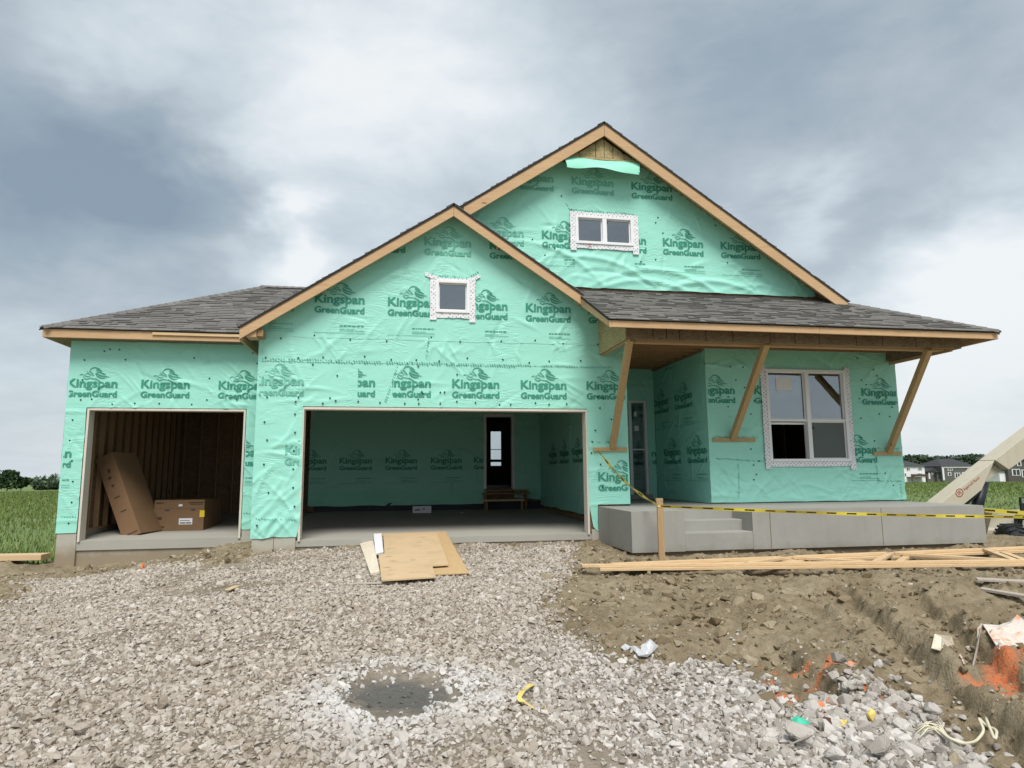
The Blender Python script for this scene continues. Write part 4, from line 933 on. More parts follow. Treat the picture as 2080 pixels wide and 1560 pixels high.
# ---- windows
def window(x0, x1, z0, z1, y, mull, rails, tapew=.10, skip=(), pane='glass', screens=(), frame=.052):
    """frame with sashes, panes and strips of flashing tape round it; mull = x of posts, rails = z of meeting rails"""
    mb = MB()
    mb.box(x0, x0+frame, y-.065, y+.07, z0, z1).box(x1-frame, x1, y-.065, y+.07, z0, z1)
    mb.box(x0+frame, x1-frame, y-.064, y+.07, z1-frame, z1).box(x0+frame, x1-frame, y-.07, y+.07, z0, z0+frame)
    for m_ in mull: mb.box(m_-.042, m_+.042, y-.063, y+.07, z0+frame, z1-frame)
    xs = [x0+frame]+[q for m_ in mull for q in (m_-.042, m_+.042)]+[x1-frame]; zs = [z0+frame]+[q for r_ in rails for q in (r_-.022, r_+.022)]+[z1-frame]
    cells = [(xs[i], xs[i+1]) for i in range(0, len(xs), 2)]
    for a, b in cells:
        for r_ in rails: mb.box(a, b, y-.05, y+.06, r_-.022, r_+.022)
    wn = mb.build('window', 'vinyl', house); bevel(wn, .005)
    for i, (a, b) in enumerate(cells):
        for j in range(0, len(zs), 2):
            if (i, j//2) in skip: continue
            c, d = zs[j], zs[j+1]
            s_ = MB().box(a, a+.018, y-.012, y+.02, c, d).box(b-.018, b, y-.012, y+.02, c, d).box(a+.018, b-.018, y-.0125, y+.02, d-.018, d).box(a+.018, b-.018, y-.0125, y+.02, c, c+.018)
            s_.build('sash', 'vinyl', wn)
            box('pane', pane, wn, a+.018, b-.018, y+.004, y+.010, c+.018, d-.018)
            if (i, j//2) in screens: box('insect_screen', 'screen', wn, a+.018, b-.018, y-.008, y-.006, c+.018, d-.018)
    if tapew:
        t = tapew; r = random.Random(int(x0*100))
        def strip(a0, a1, b0, b1, lift):
            n = 14; hor = (a1-a0) > (b1-b0); V = []; F = []
            for i in range(n+1):
                q = i/n; j1, j2 = r.uniform(-.008, .008), r.uniform(-.008, .008); dz = r.uniform(0, .006)
                if hor: V += [(a0+(a1-a0)*q, y-.046-lift-dz, b0+j1), (a0+(a1-a0)*q, y-.046-lift-dz, b1+j2)]
                else: V += [(a0+j1, y-.046-lift-dz, b0+(b1-b0)*q), (a1+j2, y-.046-lift-dz, b0+(b1-b0)*q)]
            for i in range(n): F.append((2*i, 2*i+1, 2*i+3, 2*i+2) if hor else (2*i, 2*i+2, 2*i+3, 2*i+1))
            make('flashing_tape', V, F, 'flashing', wn)
        strip(x0-t, x1+t, z0-t*.9, z0+.01, 0); strip(x0-t, x0+.01, z0-t*1.35, z1+t*.6, .004); strip(x1-.01, x1+t, z0-t*1.6, z1+t*.55, .004)
    return wn
w1 = window(2.19, 2.785, 3.85, 4.44, -.012, [], [], .10)
# head tape of the small window, its ends peeled out sideways
make('flashing_tape', [(2.00, -.068, 4.50), (2.10, -.068, 4.46), (2.19, -.066, 4.44), (2.785, -.066, 4.44), (2.89, -.068, 4.46), (2.98, -.068, 4.52), (1.99, -.068, 4.575), (2.10, -.068, 4.53), (2.3, -.066, 4.475), (2.7, -.066, 4.475), (2.88, -.068, 4.52), (2.96, -.068, 4.58)],
     [(0, 1, 7, 6), (1, 2, 8, 7), (2, 3, 9, 8), (3, 4, 10, 9), (4, 5, 11, 10)], 'flashing', w1)
hatch(gw, 2.02, 4.60, 2.2, 4.52, mA, Shift(wrA, .010), 31); hatch(gw, 2.2, 4.51, 2.8, 4.50, mA, Shift(wrA, .010), 32); hatch(gw, 2.8, 4.52, 2.95, 4.62, mA, Shift(wrA, .010), 33)
w3 = window(8.50, 10.19, 1.235, 3.01, YC-.012, [9.36], [2.02], .10, skip=((0, 0),), screens=((1, 0),))
box('pane', 'glass', w3, 8.57, 9.30, YC+.018, YC+.024, 2.0, 2.95)            # the raised lower sash behind the upper one
box('sash', 'vinyl', w3, 8.555, 9.315, YC+.012, YC+.04, 1.945, 1.985)
box('window_sticker', 'paper', w3, 8.74, 9.08, YC-.0125, YC-.0105, 2.60, 2.86)
box('window_sticker', 'vinyl', w3, 9.44, 9.475, YC-.02, YC-.010, 1.86, 1.90)

# ---- upper gable
UW = [(4.80, 5.315), (5.935, 5.315), (5.935, 5.875), (4.80, 5.875)]
UTOP = UZ-.06
ug = wall('upper_gable_wall', [(2.3, 4.1), (10.0, 4.1), (10.0, UTOP-US*(10.0-UX)), (UX, UTOP), (2.3, UTOP-US*(UX-2.3))], [UW], YU, .15, house)
wrU = Wrinkle(51, 2.5, 10, 4.4, 7.1, 120, .012, True); mU = fy(YU)
for (cx, cz, an, L, wd, am) in [(6.6, 4.86, -.12, 1.5, .05, .030), (5.4, 5.02, -.22, .9, .05, .028), (7.6, 4.70, -.05, 1.3, .05, .030), (4.6, 5.1, -.45, .8, .05, .026), (8.6, 4.66, -.06, .9, .045, .022), (6.2, 4.66, -.03, 1.2, .05, .03), (5.6, 4.78, -.15, 1.0, .04, -.02)]: wrU.c.append((cx, cz, an, L, wd, am))
sheet([(2.5, 4.50)]+wavy(2.6, 9.62, 4.475, .02, 12, 40)+[(9.70, 4.49), (UX+(UTOP+.01-4.57)/US, 4.57), (UX+(UTOP+.01-6.93)/US, 6.93), (UX-(UTOP+.01-6.93)/US, 6.93), (2.5, UTOP+.01-US*(UX-2.5))], [UW], mU, wrU, ug)
ux_ = lambda u, v: float(on(u, v, 'y', YU)[0])
lettering(ug, [(ux_(1160, 379), 6.483, 1), (ux_(1281, 387), 6.46, 0), (ux_(1123, 371)-.826, 6.49, 1)], mU, wrU, (2.8, 9.6, 4.6, 6.95), False, (((UX, UTOP, 0), (US, 1, 0)), ((UX, UTOP, 0), (-US, 1, 0))))
lettering(ug, [(ux_(1345, 500), 5.37, 0), (ux_(1462, 505), 5.36, 0), (ux_(1100, 487), 5.385, 0, 0, 4.78), (ux_(1063, 480)-.826, 5.39, 1), (ux_(1311, 500)-.826, 5.375, 0, 5.95, 9)], mU, wrU, (2.8, 9.6, 4.7, 6.3), True, (((UX, UTOP, 0), (US, 1, 0)), ((UX, UTOP, 0), (-US, 1, 0))))
caps(ug, [(rr.uniform(3.6, 8.2), rr.uniform(5.0, 6.3)) for i in range(14)], mU, wrU)
w2 = window(4.80, 5.935, 5.315, 5.875, YU-.012, [5.368], [], .10)
make('flashing_tape', [(4.70, YU-.066, 5.875), (6.03, YU-.066, 5.875), (6.02, YU-.063, 5.93), (5.6, YU-.066, 5.945), (5.2, YU-.063, 5.93), (4.69, YU-.066, 5.945)], [(0, 1, 2, 3, 4, 5)], 'flashing', w2)
hatch(ug, 4.68, 5.98, 5.98, 5.955, mU, wrU, 41); hatch(ug, 4.62, 6.12, 4.70, 5.98, mU, wrU, 42)
box('tape_end', 'red_decal', w2, 5.03, 5.10, YU-.092, YU-.089, 5.285, 5.31)
pl = [4.62, 4.84, 5.16, 5.33, 5.50, 5.72, 5.99]
for a, b in zip(pl[:-1], pl[1:]):
    t = lambda x_: UZ-.26-US*abs(x_-UX)
    poly = [(a+.006, 6.89), (b-.006, 6.89), (b-.006, max(6.90, t(b)))]+([(UX, t(UX))] if a < UX < b else [])+[(a+.006, max(6.90, t(a)))]
    MB().prism(poly, 'y', -.085-rr.uniform(0, .004), -.065).build('plank', 'osb', ug)
box('plank_batten', 'osb', ug, 4.60, 6.0, -.10, -.09, 6.885, 6.915); box('apex_frame', 'stud', ug, 4.62, 5.98, -.064, YU-.03, 6.90, 6.94)
# torn edge of the wrap folded over
V = []; F = []; n = 40
for i in range(n+1):
    q = i/n; xx = 4.52+1.50*q
    hang = .27-.055*math.sin(q*PI*1.0)+.05*q+.02*math.sin(q*11)
    for j in range(5):
        s_ = j/4; V.append((xx+(.05 if q < .02 else -.05 if q > .98 else 0)*s_, -.085-.12*math.sin(s_*1.5)-.015*math.sin(q*9+s_*2), 6.905-.015*q-hang*s_**1.2))
for i in range(n):
    for j in range(4): F.append((i*5+j, i*5+j+1, (i+1)*5+j+1, (i+1)*5+j))
make('wrap_flap', V, F, 'wrap_flap', ug, smooth=True)

# ---- roofs: decks with laid shingles
def roof(poly, shingles=True, thick=.035, lift=.012, name='roof_deck', expo=.118):
    """planar polygon in world space, eave first (points 0 -> 1 run along the eave)"""
    P = np.array(poly, float); u = P[1]-P[0]; u /= np.linalg.norm(u)
    n = None
    for i in range(2, len(P)):
        c = np.cross(u, P[i]-P[0])
        if np.linalg.norm(c) > .2: n = c/np.linalg.norm(c); break
    if n[2] < 0: n = -n
    v = np.cross(n, u)
    if v[2] < 0: v = -v
    A = P-n*.004; B = P-n*thick; k = len(P)
    dk = make(name, list(A)+list(B), [tuple(range(k)), tuple(range(k, 2*k))[::-1]]+[(i, (i+1) % k, k+(i+1) % k, k+i) for i in range(k)], 'felt', house)
    dk.data.materials.append(MATS['osb']); dk.data.polygons[1].material_index = 1
    Q = np.stack([(P-P[0])@u, (P-P[0])@v], -1); V = []; F = []; r = random.Random(int(abs(P[0][0]*50)+abs(P[0][1])*77))
    def rng(t):
        X = []
        for i in range(k):
            (a0, b0), (a1, b1) = Q[i], Q[(i+1) % k]
            if (b0-t)*(b1-t) <= 0 and abs(b1-b0) > 1e-9: X.append(a0+(a1-a0)*(t-b0)/(b1-b0))
        return (min(X), max(X)) if len(X) > 1 else None
    c = 0; vmax = Q[:, 1].max()
    while c*expo < vmax-.02:
        v0 = c*expo; v1 = min(v0+expo*1.15, vmax); lo = rng(max(v0, .002)); hi = rng(max(v1-.002, .003))
        if lo and hi:
            x = lo[0]-(.02 if c else .0)-r.uniform(0, .2)
            while x < lo[1]:
                wd = r.choice([.12, .17, .24, .33])*r.uniform(.85, 1.15); a0, a1 = max(x, lo[0]), min(x+wd-.004, lo[1]); x += wd
                if a1-a0 < .015: continue
                b0, b1 = np.clip([a0, a1], hi[0], hi[1]); t = r.choice([.010, .016, .026])
                p = lambda a, b, h: tuple(P[0]+u*a+v*b+n*(lift*0+h))
                j = len(V); e0 = v0-(.025 if c == 0 else 0)+r.uniform(-.002, .002)
                V += [p(a0, e0, t), p(a1, e0, t), p(b1, v1, .003), p(b0, v1, .003), p(a0, e0, 0.0), p(a1, e0, 0.0)]
                F += [(j, j+1, j+2, j+3), (j+4, j+5, j+1, j), (j+4, j, j+3), (j+1, j+5, j+2)]
        c += 1
    if shingles: make('shingles', V, F, 'shingle', dk, 'stuff')
    return dk
RZl = lambda x_: RZ-RS*abs(x_-RX)
UZl = lambda x_: UZ-US*abs(x_-UX)
zP = lambda y_: 3.41+.5*(y_+1.85)
XE = -.983
roof([(XE, 8.0, RZl(XE)), (XE, -.345, RZl(XE)), (RX, -.345, RZ), (RX, 8.0, RZ)])
x1_, x2_ = 4.83, 4.36
roof([(4.80, -.345, RZl(4.80)), (4.44, .185, RZl(4.44)), (RX, .185, RZ), (RX, -.345, RZ)])
roof([(4.735, -1.875, zP(-1.875)), (11.70, -1.875, zP(-1.875)), (10.2, -.2, zP(-.2)), (9.85, .19, zP(.19)), (4.38, .19, zP(.19)), (4.735, -.25, zP(-.25))])
zR = lambda x_: 3.41+.557*(11.68-x_)
roof([(11.71, -1.875, zR(11.71)), (11.71, 14.4, zR(11.71)), (10.2, 14.4, zR(10.2)), (10.2, -.2, zR(10.2))])
roof([(10.14, -.225, UZl(10.14)), (10.14, 14.4, UZl(10.14)), (UX, 14.4, UZ), (UX, -.225, UZ)])
roof([(RX, 14.4, UZl(RX)), (RX, -.225, UZl(RX)), (UX, -.225, UZ), (UX, 14.4, UZ)])
zS = lambda y_: 3.645+.56*(y_-1.13)
roof([(-4.585, 1.125, zS(1.125)), (-.64, 1.125, zS(1.125)), (1.95, 4.2, zS(4.2)), (-1.51, 4.2, zS(4.2))])
roof([(-4.585, 7.275, zS(1.125)), (-4.585, 1.125, zS(1.125)), (-1.51, 4.2, zS(4.2))])
roof([(1.95, 7.275, zS(1.125)), (-4.585, 7.275, zS(1.125)), (-1.51, 4.2, zS(4.2)), (1.95, 4.2, zS(4.2))])
# ridge and hip caps
def caprow(p0, p1, wd=.26):
    p0, p1 = np.array(p0), np.array(p1); L = np.linalg.norm(p1-p0); n = int(L/.16); d = (p1-p0)/L; sd2 = np.cross(d, (0, 0, 1)); sd2 /= np.linalg.norm(sd2); mb = MB()
    for i in range(n):
        a = p0+d*i*L/n; b = a+d*.24; h0, h1 = .028, .014
        for s_ in (-1, 1):
            mb.add([a+np.array([0, 0, h0]), b+np.array([0, 0, h1]), b+sd2*s_*wd/2+np.array([0, 0, h1-.075]), a+sd2*s_*wd/2+np.array([0, 0, h0-.075])], [(0, 1, 2, 3) if s_ < 0 else (3, 2, 1, 0)])
    mb.build('ridge_cap', 'shingle', house, 'stuff')
caprow((RX, -.345, RZ-.008), (RX, 6, RZ-.008)); caprow((UX, -.22, UZ-.008), (UX, 14, UZ-.008)); caprow((11.7, -1.87, 3.41), (10.2, -.2, zP(-.2)+.02)); caprow((-4.58, 1.13, 3.65), (-1.51, 4.2, zS(4.2)+.02)); caprow((-1.6, 4.2, zS(4.2)+.02), (1.9, 4.2, zS(4.2)+.02))
# rake boards (each mitred at the peak) and eave fascias
def rake(x0, x1, zf, y0, y1, h, m='pine_x'):
    o = MB().prism([(x0, zf(x0)-.03), (x1, zf(x1)-.03), (x1, zf(x1)-.03-h), (x0, zf(x0)-.03-h)], 'y', y0, y1).build('rake_board', m, house); return bevel(o, .004)
rake(XE+.01, RX-.002, RZl, -.332, -.294, .187); rake(RX+.002, 4.765, RZl, -.332, -.294, .187)
rake(2.66, UX-.002, UZl, -.212, -.174, .235); rake(UX+.002, 10.12, UZl, -.212, -.174, .235)
bevel(MB().prism([(-1.862, zP(-1.862)-.03), (-.34, zP(-.34)-.03), (-.34, zP(-.34)-.19), (-1.862, zP(-1.862)-.14)], 'x', 4.745, 4.783).build('rake_board', 'pine_y', house), .004)
bevel(MB().box(4.785, 8.3, -1.862, -1.824, 3.268, 3.395).build('fascia_board', 'pine_x', house), .004); bevel(MB().box(8.303, 11.675, -1.861, -1.824, 3.266, 3.395).build('fascia_board', 'pine_x', house), .004)
bevel(MB().box(11.64, 11.676, -1.82, 14.2, 3.268, 3.395).build('fascia_board', 'pine_y', house), .004)
bevel(MB().box(-4.565, -1.1, 1.14, 1.178, 3.47, 3.625).build('fascia_board', 'pine_x', house), .004); bevel(MB().box(-1.097, -.66, 1.141, 1.178, 3.468, 3.625).build('fascia_board', 'pine_x', house), .004)
bevel(MB().box(-4.566, -4.53, 1.181, 7.2, 3.47, 3.625).build('fascia_board', 'pine_y', house), .004)
box('nailer_strip', 'lumber_x', house, -2.78, -1.30, 1.112, 1.138, 3.555, 3.60)
bevel(MB().box(XE+.0, XE+.036, -.29, 8.0, RZl(XE)-.225, RZl(XE)-.035).build('fascia_board', 'pine_y', house), .004)
# soffit boards
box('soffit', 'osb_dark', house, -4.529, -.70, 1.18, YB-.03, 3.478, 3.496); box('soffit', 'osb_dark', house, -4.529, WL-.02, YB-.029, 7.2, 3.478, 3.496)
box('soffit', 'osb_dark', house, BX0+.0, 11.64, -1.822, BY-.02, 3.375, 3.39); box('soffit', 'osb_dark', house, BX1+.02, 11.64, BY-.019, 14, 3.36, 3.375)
# lookouts under the rakes
for u, v in ((835, 508), (1012, 500), (1178, 602), (655, 585)):
    q = on(u, v, 'y', -.2); xx = float(q[0]); zt = RZl(xx)-.05
    MB().prism([(xx-.02, zt-.11), (xx+.02, zt-.11), (xx+.02, zt), (xx-.02, zt)], 'y', -.29, -.04).build('lookout', 'pine_y', house)
bevel(MB().box(-.88, -.72, -.29, -.0, 3.28, 3.42).build('lookout', 'pine_y', house), .006)
MB().box(-.71, -.62, -.28, -.045, 3.30, 3.41).build('lookout', 'stud', house)

# ---- rest of the shell and the rooms behind
sw_r = wall('house_side_wall', [(YC+.15, -.3), (14.0, -.3), (14.0, 3.4), (YC+.15, 3.4)], [], XW1-.12, .12, house, axis='x')
sheet([(YC-.004, ZP), (14.0, ZP), (14.0, 3.4), (YC-.004, 3.4)], [], fx(XW1, 1), Wrinkle(61, .2, 14, .5, 3.4, 60), sw_r, step=.12)
MB().box(XW1-.12, XW1+.01, -.0, 14.0, -1.6, -.32).build('foundation_wall', 'foundation', house)
A0, A1 = float(on(996, 900, 'y', 14)[0]), float(on(1019, 900, 'y', 14)[0]); B1 = float(on(989.5, 900, 'y', 14)[0]); zt_, zb_ = float(on(1005, 876, 'y', 14)[2]), float(on(1005, 946, 'y', 14)[2])
bkw = wall('house_back_wall', [(XL, -.3), (XW1, -.3), (XW1, 3.5), (XL, 3.5)], [[(A0, zb_), (A1, zb_), (A1, zt_), (A0, zt_)], [(B1-.8, zb_), (B1, zb_), (B1, zt_), (B1-.8, zt_)]], 14.0, .15, house)
for a, b in ((A0, A1), (B1-.8, B1)):
    zm = (zt_*.47+zb_*.53); zl = zb_+.16*(zt_-zb_)*.9
    MB().box(a, b, 14.02, 14.07, zm-.012, zm+.012).box(a, b, 14.02, 14.07, zl-.05, zl+.05).box(a, a+.02, 14.02, 14.07, zb_, zt_).box(b-.02, b, 14.02, 14.07, zb_, zt_).build('back_window', 'dark_room', house)
    box('back_window_pane', 'glass_clear', house, a+.02, b-.02, 14.09, 14.096, zb_, zt_)
wall('house_side_wall', [(YG+.14, -.3), (14.0, -.3), (14.0, 3.5), (YG+.14, 3.5)], [], XL, .12, house, axis='x')
box('house_floor', 'sheathing', house, XL+.13, XW1-.13, YG+.15, 13.99, .50, .62); box('house_floor', 'sheathing', house, XR, XW1-.13, 2.91, YG+.14, .50, .62); box('house_floor', 'sheathing', house, XW0+.16, XW1-.13, YC+.16, 2.90, .44, .56)
box('house_ceiling', 'sheathing', house, XL+.13, XW1-.13, YG+.15, 13.99, 3.45, 3.48); box('house_ceiling', 'sheathing', house, XR, XW1-.13, 2.91, YG+.14, 3.45, 3.48); box('house_ceiling', 'sheathing', house, XW0+.16, XW1-.13, YC+.16, 2.90, 3.451, 3.48)
for i in range(8): box('stud', 'stud', house, XW0+.3+i*.42, XW0+.338+i*.42, 2.92, 3.01, .62, 3.45)

# ------------------------------------------------------------------ things in the garage
def orient_box(name, label, cat, center_pts, m='cardboard'): pass
b1 = thing('cardboard_box', 'tall brown cardboard box leaning on the left garage wall', 'box', (-3.35, 2.5, -.03))
# leaning box: bottom edge on the floor, tilted towards the left wall
lean = math.radians(-24); L_, T_, D_ = 1.66, .56, .62
def tilt(p, px_=-3.12, pz_=-.035, y0=2.20):
    x_, y_, z_ = p; c, s_ = math.cos(lean), math.sin(lean); rz = math.radians(-14)
    X, Z = x_*c+z_*s_, -x_*s_+z_*c; Xr, Yr = X*math.cos(rz)-y_*math.sin(rz), X*math.sin(rz)+y_*math.cos(rz)
    return (px_+Xr, y0+Yr, pz_+Z+.0*y0)
def tbox(name, m, x0, x1, y0, y1, z0, z1, parent):
    V = [tilt(p) for p in [(x0, y0, z0), (x1, y0, z0), (x1, y1, z0), (x0, y1, z0), (x0, y0, z1), (x1, y0, z1), (x1, y1, z1), (x0, y1, z1)]]
    return make(name, V, [(0, 3, 2, 1), (4, 5, 6, 7), (0, 1, 5, 4), (1, 2, 6, 5), (2, 3, 7, 6), (3, 0, 4, 7)], m, parent)
TW = .36
# narrow face towards the camera, broad face turned right
bevel(tbox('carton', 'cardboard', -TW, 0, 0, .72, .035, 1.70, b1), .008)
for (a, z, wd, h) in ((-.24, 1.22, .07, .05), (-.22, 1.06, .05, .05), (-.25, .84, .12, .022), (-.22, .55, .12, .02), (-.24, .1, .2, .02), (-.2, 1.34, .05, .08)): tbox('printed_mark', 'card_print', a, a+wd, -.0035, -.0015, z, z+h, b1)
b2 = thing('cardboard_box', 'low brown cardboard box with white label on the single bay floor', 'box', (-2.7, 3.4, .0))
X0, X1 = float(on(312, 1050, 'y', 2.87)[0]), float(on(414, 1050, 'y', 2.87)[0]); ZF = -.058+(2.87-YB)/5.6*.148
bevel(box('carton', 'cardboard', b2, X0, X1, 2.87, 4.15, ZF, ZF+.60), .008)
yb2 = 2.8685
def mark(name, m, a, wd, z, h, y_=yb2): box(name, m, b2, X0+a, X0+a+wd, y_-.003, y_, ZF+z, ZF+z+h)
mark('shipping_label', 'paper', .47, .25, .12, .12); mark('label_text', 'ink', .49, .1, .138, .022, yb2-.0032); mark('label_text', 'ink', .60, .10, .138, .022, yb2-.0032); mark('label_text', 'card_print', .49, .18, .19, .01, yb2-.0032)
mark('yellow_sticker', 'label_yellow', .85, .09, .26, .13); mark('tape_patch', 'paper', .45, .07, .475, .04); mark('hand_hole', 'ink', .20, .085, .385, .03); mark('hand_hole', 'ink', .68, .085, .385, .03)
for a, wd, z, h in ((.03, .11, .53, .025), (.15, .02, .53, .03), (.62, .30, .535, .02), (.66, .24, .505, .012), (.05, .10, .22, .05), (.05, .05, .05, .06), (.11, .09, .06, .035)): mark('printed_mark', 'card_print', a, wd, z, h)
box('flap_seam', 'card_print', b2, X0+.02, X1-.02, yb2-.001, yb2+.001, ZF+.43, ZF+.434)
wp = on(857, 1033, 'y', 5.6)
t = thing('white_package', 'small white printed carton on the garage floor before the back wall', 'box', (float(wp[0]), 5.6, .085))
bevel(box('carton', 'paper', t, float(wp[0])-.23, float(wp[0])+.23, 5.5, 5.7, .0855, .255), .006)
box('printed_mark', 'ink', t, float(wp[0])-.18, float(wp[0])-.05, 5.4975, 5.4995, .15, .18); box('printed_mark', 'ink', t, float(wp[0])+.02, float(wp[0])+.07, 5.4975, 5.4995, .17, .20)
def blob(name, m, c, r, label, cat, seed, sq=(1, 1, .6), group=None, npt=26, parent=None):
    V, F = rounded(seed, npt, 1.0) if npt < 20 else stone_proto(seed, npt, 1.0); V = V*np.array(sq)*r; V[:, 2] -= V[:, 2].min()+r*.05
    rz = seed*1.3; c_, s_ = math.cos(rz), math.sin(rz); V = np.stack([V[:, 0]*c_-V[:, 1]*s_, V[:, 0]*s_+V[:, 1]*c_, V[:, 2]], -1)
    o = make(name, V+np.array(c), F, m, parent)
    me = o.data; me.transform(Matrix.Translation(-Vector(c))); o.location = c
    if label: tag(o, label, cat, group)
    return o
q = on(938, 1043, 'z', .065); blob('paper_cup', 'paper', (q[0], q[1], .06), .06, 'small white crumpled cup on the garage floor', 'cup', 71)

# ------------------------------------------------------------------ plywood ramp and boards before the wide door
def plank4(name, m, pts, th, parent=None, label=None, cat=None, group=None, bend=0):
    """board from four top corners (world), thickness th"""
    P = [np.array(p, float) for p in pts]; n = np.cross(P[1]-P[0], P[3]-P[0]); n /= np.linalg.norm(n)
    if n[2] < 0: n = -n
    V = P+[p-n*th for p in P]; base = np.mean(V, 0); base[2] = min(v[2] for v in V)
    o = make(name, [v-base for v in V], [(0, 1, 2, 3), (7, 6, 5, 4), (0, 4, 5, 1), (1, 5, 6, 2), (2, 6, 7, 3), (3, 7, 4, 0)], m, None)
    o.location = base
    bevel(o, .003, 1)
    if label: tag(o, label, cat, group)
    return o
def rp(u, v, zfar=.0): return on(u, v, 'z', zfar)
def ramp_pt(u, v, h=0.0):      # point of the inclined plane from the slab edge down to the stones
    y0, z0, y1, z1 = .35, .035, -2.6, -.235
    s_ = (z1-z0)/(y1-y0); d = ray(u, v)
    # z = z0 + s*(y-y0) + h
    tt = (z0+h+s_*(CAM[1]-y0)-CAM[2])/(d[2]-s_*d[1]); return CAM+tt*d
plank4('plywood_sheet', 'plywood_low', [ramp_pt(772, 1084, .0), ramp_pt(905, 1079, .0), ramp_pt(953, 1163, .0), ramp_pt(868, 1167, .0)], .019, label='lower plywood sheet showing at the right under the top sheet', cat='plywood', group='plywood sheets')
o = None
c = [*[ramp_pt(u, v, .045) for u, v in ((779, 1084), (887, 1082), (911, 1146), (878, 1148), (885, 1171), (775, 1178), (769, 1127), (781, 1124))]]
n_ = len(c); base = np.mean(c, 0); base[2] -= .16
o = make('plywood_sheet', [p-base for p in c]+[p-np.array([0, 0, .019])-base for p in c], [tuple(range(n_))[::-1], tuple(range(n_, 2*n_))]+[(i, (i+1) % n_, n_+(i+1) % n_, n_+i) for i in range(n_)], 'plywood_sheet'); o.location = base
tag(o, 'top plywood sheet with notched corners forming a ramp to the wide garage door', 'plywood', 'plywood sheets')
plank4('board', 'pale_board', [gpt(731, 1112, .06), gpt(757, 1109, .06), gpt(771, 1169, .055), gpt(752, 1172, .055)], .035, label='weathered cream board lying on the stones left of the plywood', cat='board')
plank4('board', 'paper', [ramp_pt(759, 1084, .03), ramp_pt(775, 1083, .03), ramp_pt(779, 1121, .03), ramp_pt(763, 1124, .03)], .03, label='short white board at the upper left corner of the plywood', cat='board')

# ------------------------------------------------------------------ stake and caution tape
SKx, SKy = 5.37, -2.06; zt = gz(SKx, SKy); top = float(on(1347, 1012, 'y', SKy)[2])
sk = thing('survey_stake', 'upright wooden stake with caution tape tied round it before the porch', 'stake', (SKx, SKy, zt))
bevel(MB().box(SKx-.045, SKx+.045, SKy-.019, SKy+.019, zt-.15, top).build('post', 'stake_wood', sk), .004)
MB().add([(SKx-.07, SKy-.02, top-.002), (SKx-.044, SKy-.02, top-.10), (SKx-.044, SKy+.018, top-.10), (SKx-.07, SKy+.018, top-.002), (SKx-.044, SKy-.02, top), (SKx-.044, SKy+.018, top)], [(0, 1, 4), (3, 5, 2), (0, 3, 2, 1), (0, 4, 5, 3)]).build('splinter', 'stake_wood', sk)
MB().box(SKx+.01, SKx+.03, SKy-.024, SKy-.018, top-.04, top-.02).build('nail_head', 'chrome', sk)
def ribbon(name, pts, wid, label, twist0=0, twist1=0, n=60, sag=0, group=None, wob=.0):
    P = np.array(pts, float); k = np.linspace(0, 1, len(P)); t = np.linspace(0, 1, n); Q = np.stack([np.interp(t, k, P[:, i]) for i in range(3)], -1)
    Q[:, 2] -= sag*np.sin(t*PI); d = np.gradient(Q, axis=0); d /= np.linalg.norm(d, axis=1)[:, None]; L = np.concatenate([[0], np.cumsum(np.linalg.norm(np.diff(Q, axis=0), axis=1))])
    V = []; UV = []
    for i in range(n):
        sdv = np.cross(d[i], (0, 0, 1)); sdv /= np.linalg.norm(sdv); upv = np.cross(sdv, d[i]); a = twist0+(twist1-twist0)*t[i]+wob*math.sin(t[i]*23)
        e = upv*math.cos(a)+sdv*math.sin(a); V += [Q[i]-e*wid/2, Q[i]+e*wid/2]; UV += [(L[i]/.32, 0), (L[i]/.32, 1)]
    F = [(2*i, 2*i+2, 2*i+3, 2*i+1) for i in range(n-1)]; base = Q[0].copy()
    o = make(name, [v-base for v in V], F, 'caution'); o.location = base
    uv = o.data.uv_layers.new(name='UVMap')
    for p in o.data.polygons:
        for li in p.loop_indices: uv.data[li].uv = UV[o.data.loops[li].vertex_index]
    return tag(o, label, 'tape', group)
A_ = np.array([5.06, -.085, 1.44]); B_ = np.array([SKx-.05, SKy-.03, float(on(1341, 1026, 'y', SKy)[2])])
ribbon('caution_tape', [A_, B_], .06, 'yellow caution tape sagging from the wall ledger down to the stake', .1, .5, 50, .10, 'caution tape', .25)
E_ = on(2130, 1051, 'y', -2.5); F_ = np.array([SKx+.0, SKy-.026, float(on(1347, 1028, 'y', SKy)[2])])
ribbon('caution_tape', [F_, F_*.5+E_*.5, E_], .05, 'yellow and black caution tape stretched right from the stake past the porch', .55, .25, 120, .03, 'caution tape', .25)
G1, G2 = on(2000, 1036, 'y', -.9), on(2140, 1047, 'y', -1.6)
ribbon('caution_tape', [G1, G2], .075, 'wide yellow caution tape leading off behind the right porch corner', .05, .1, 30, 0, 'caution tape')
MB().box(SKx-.048, SKx+.048, SKy-.0235, SKy-.0195, F_[2]-.012, F_[2]+.012).build('tape_wrap', 'caution' if False else 'yellow_plastic', sk)
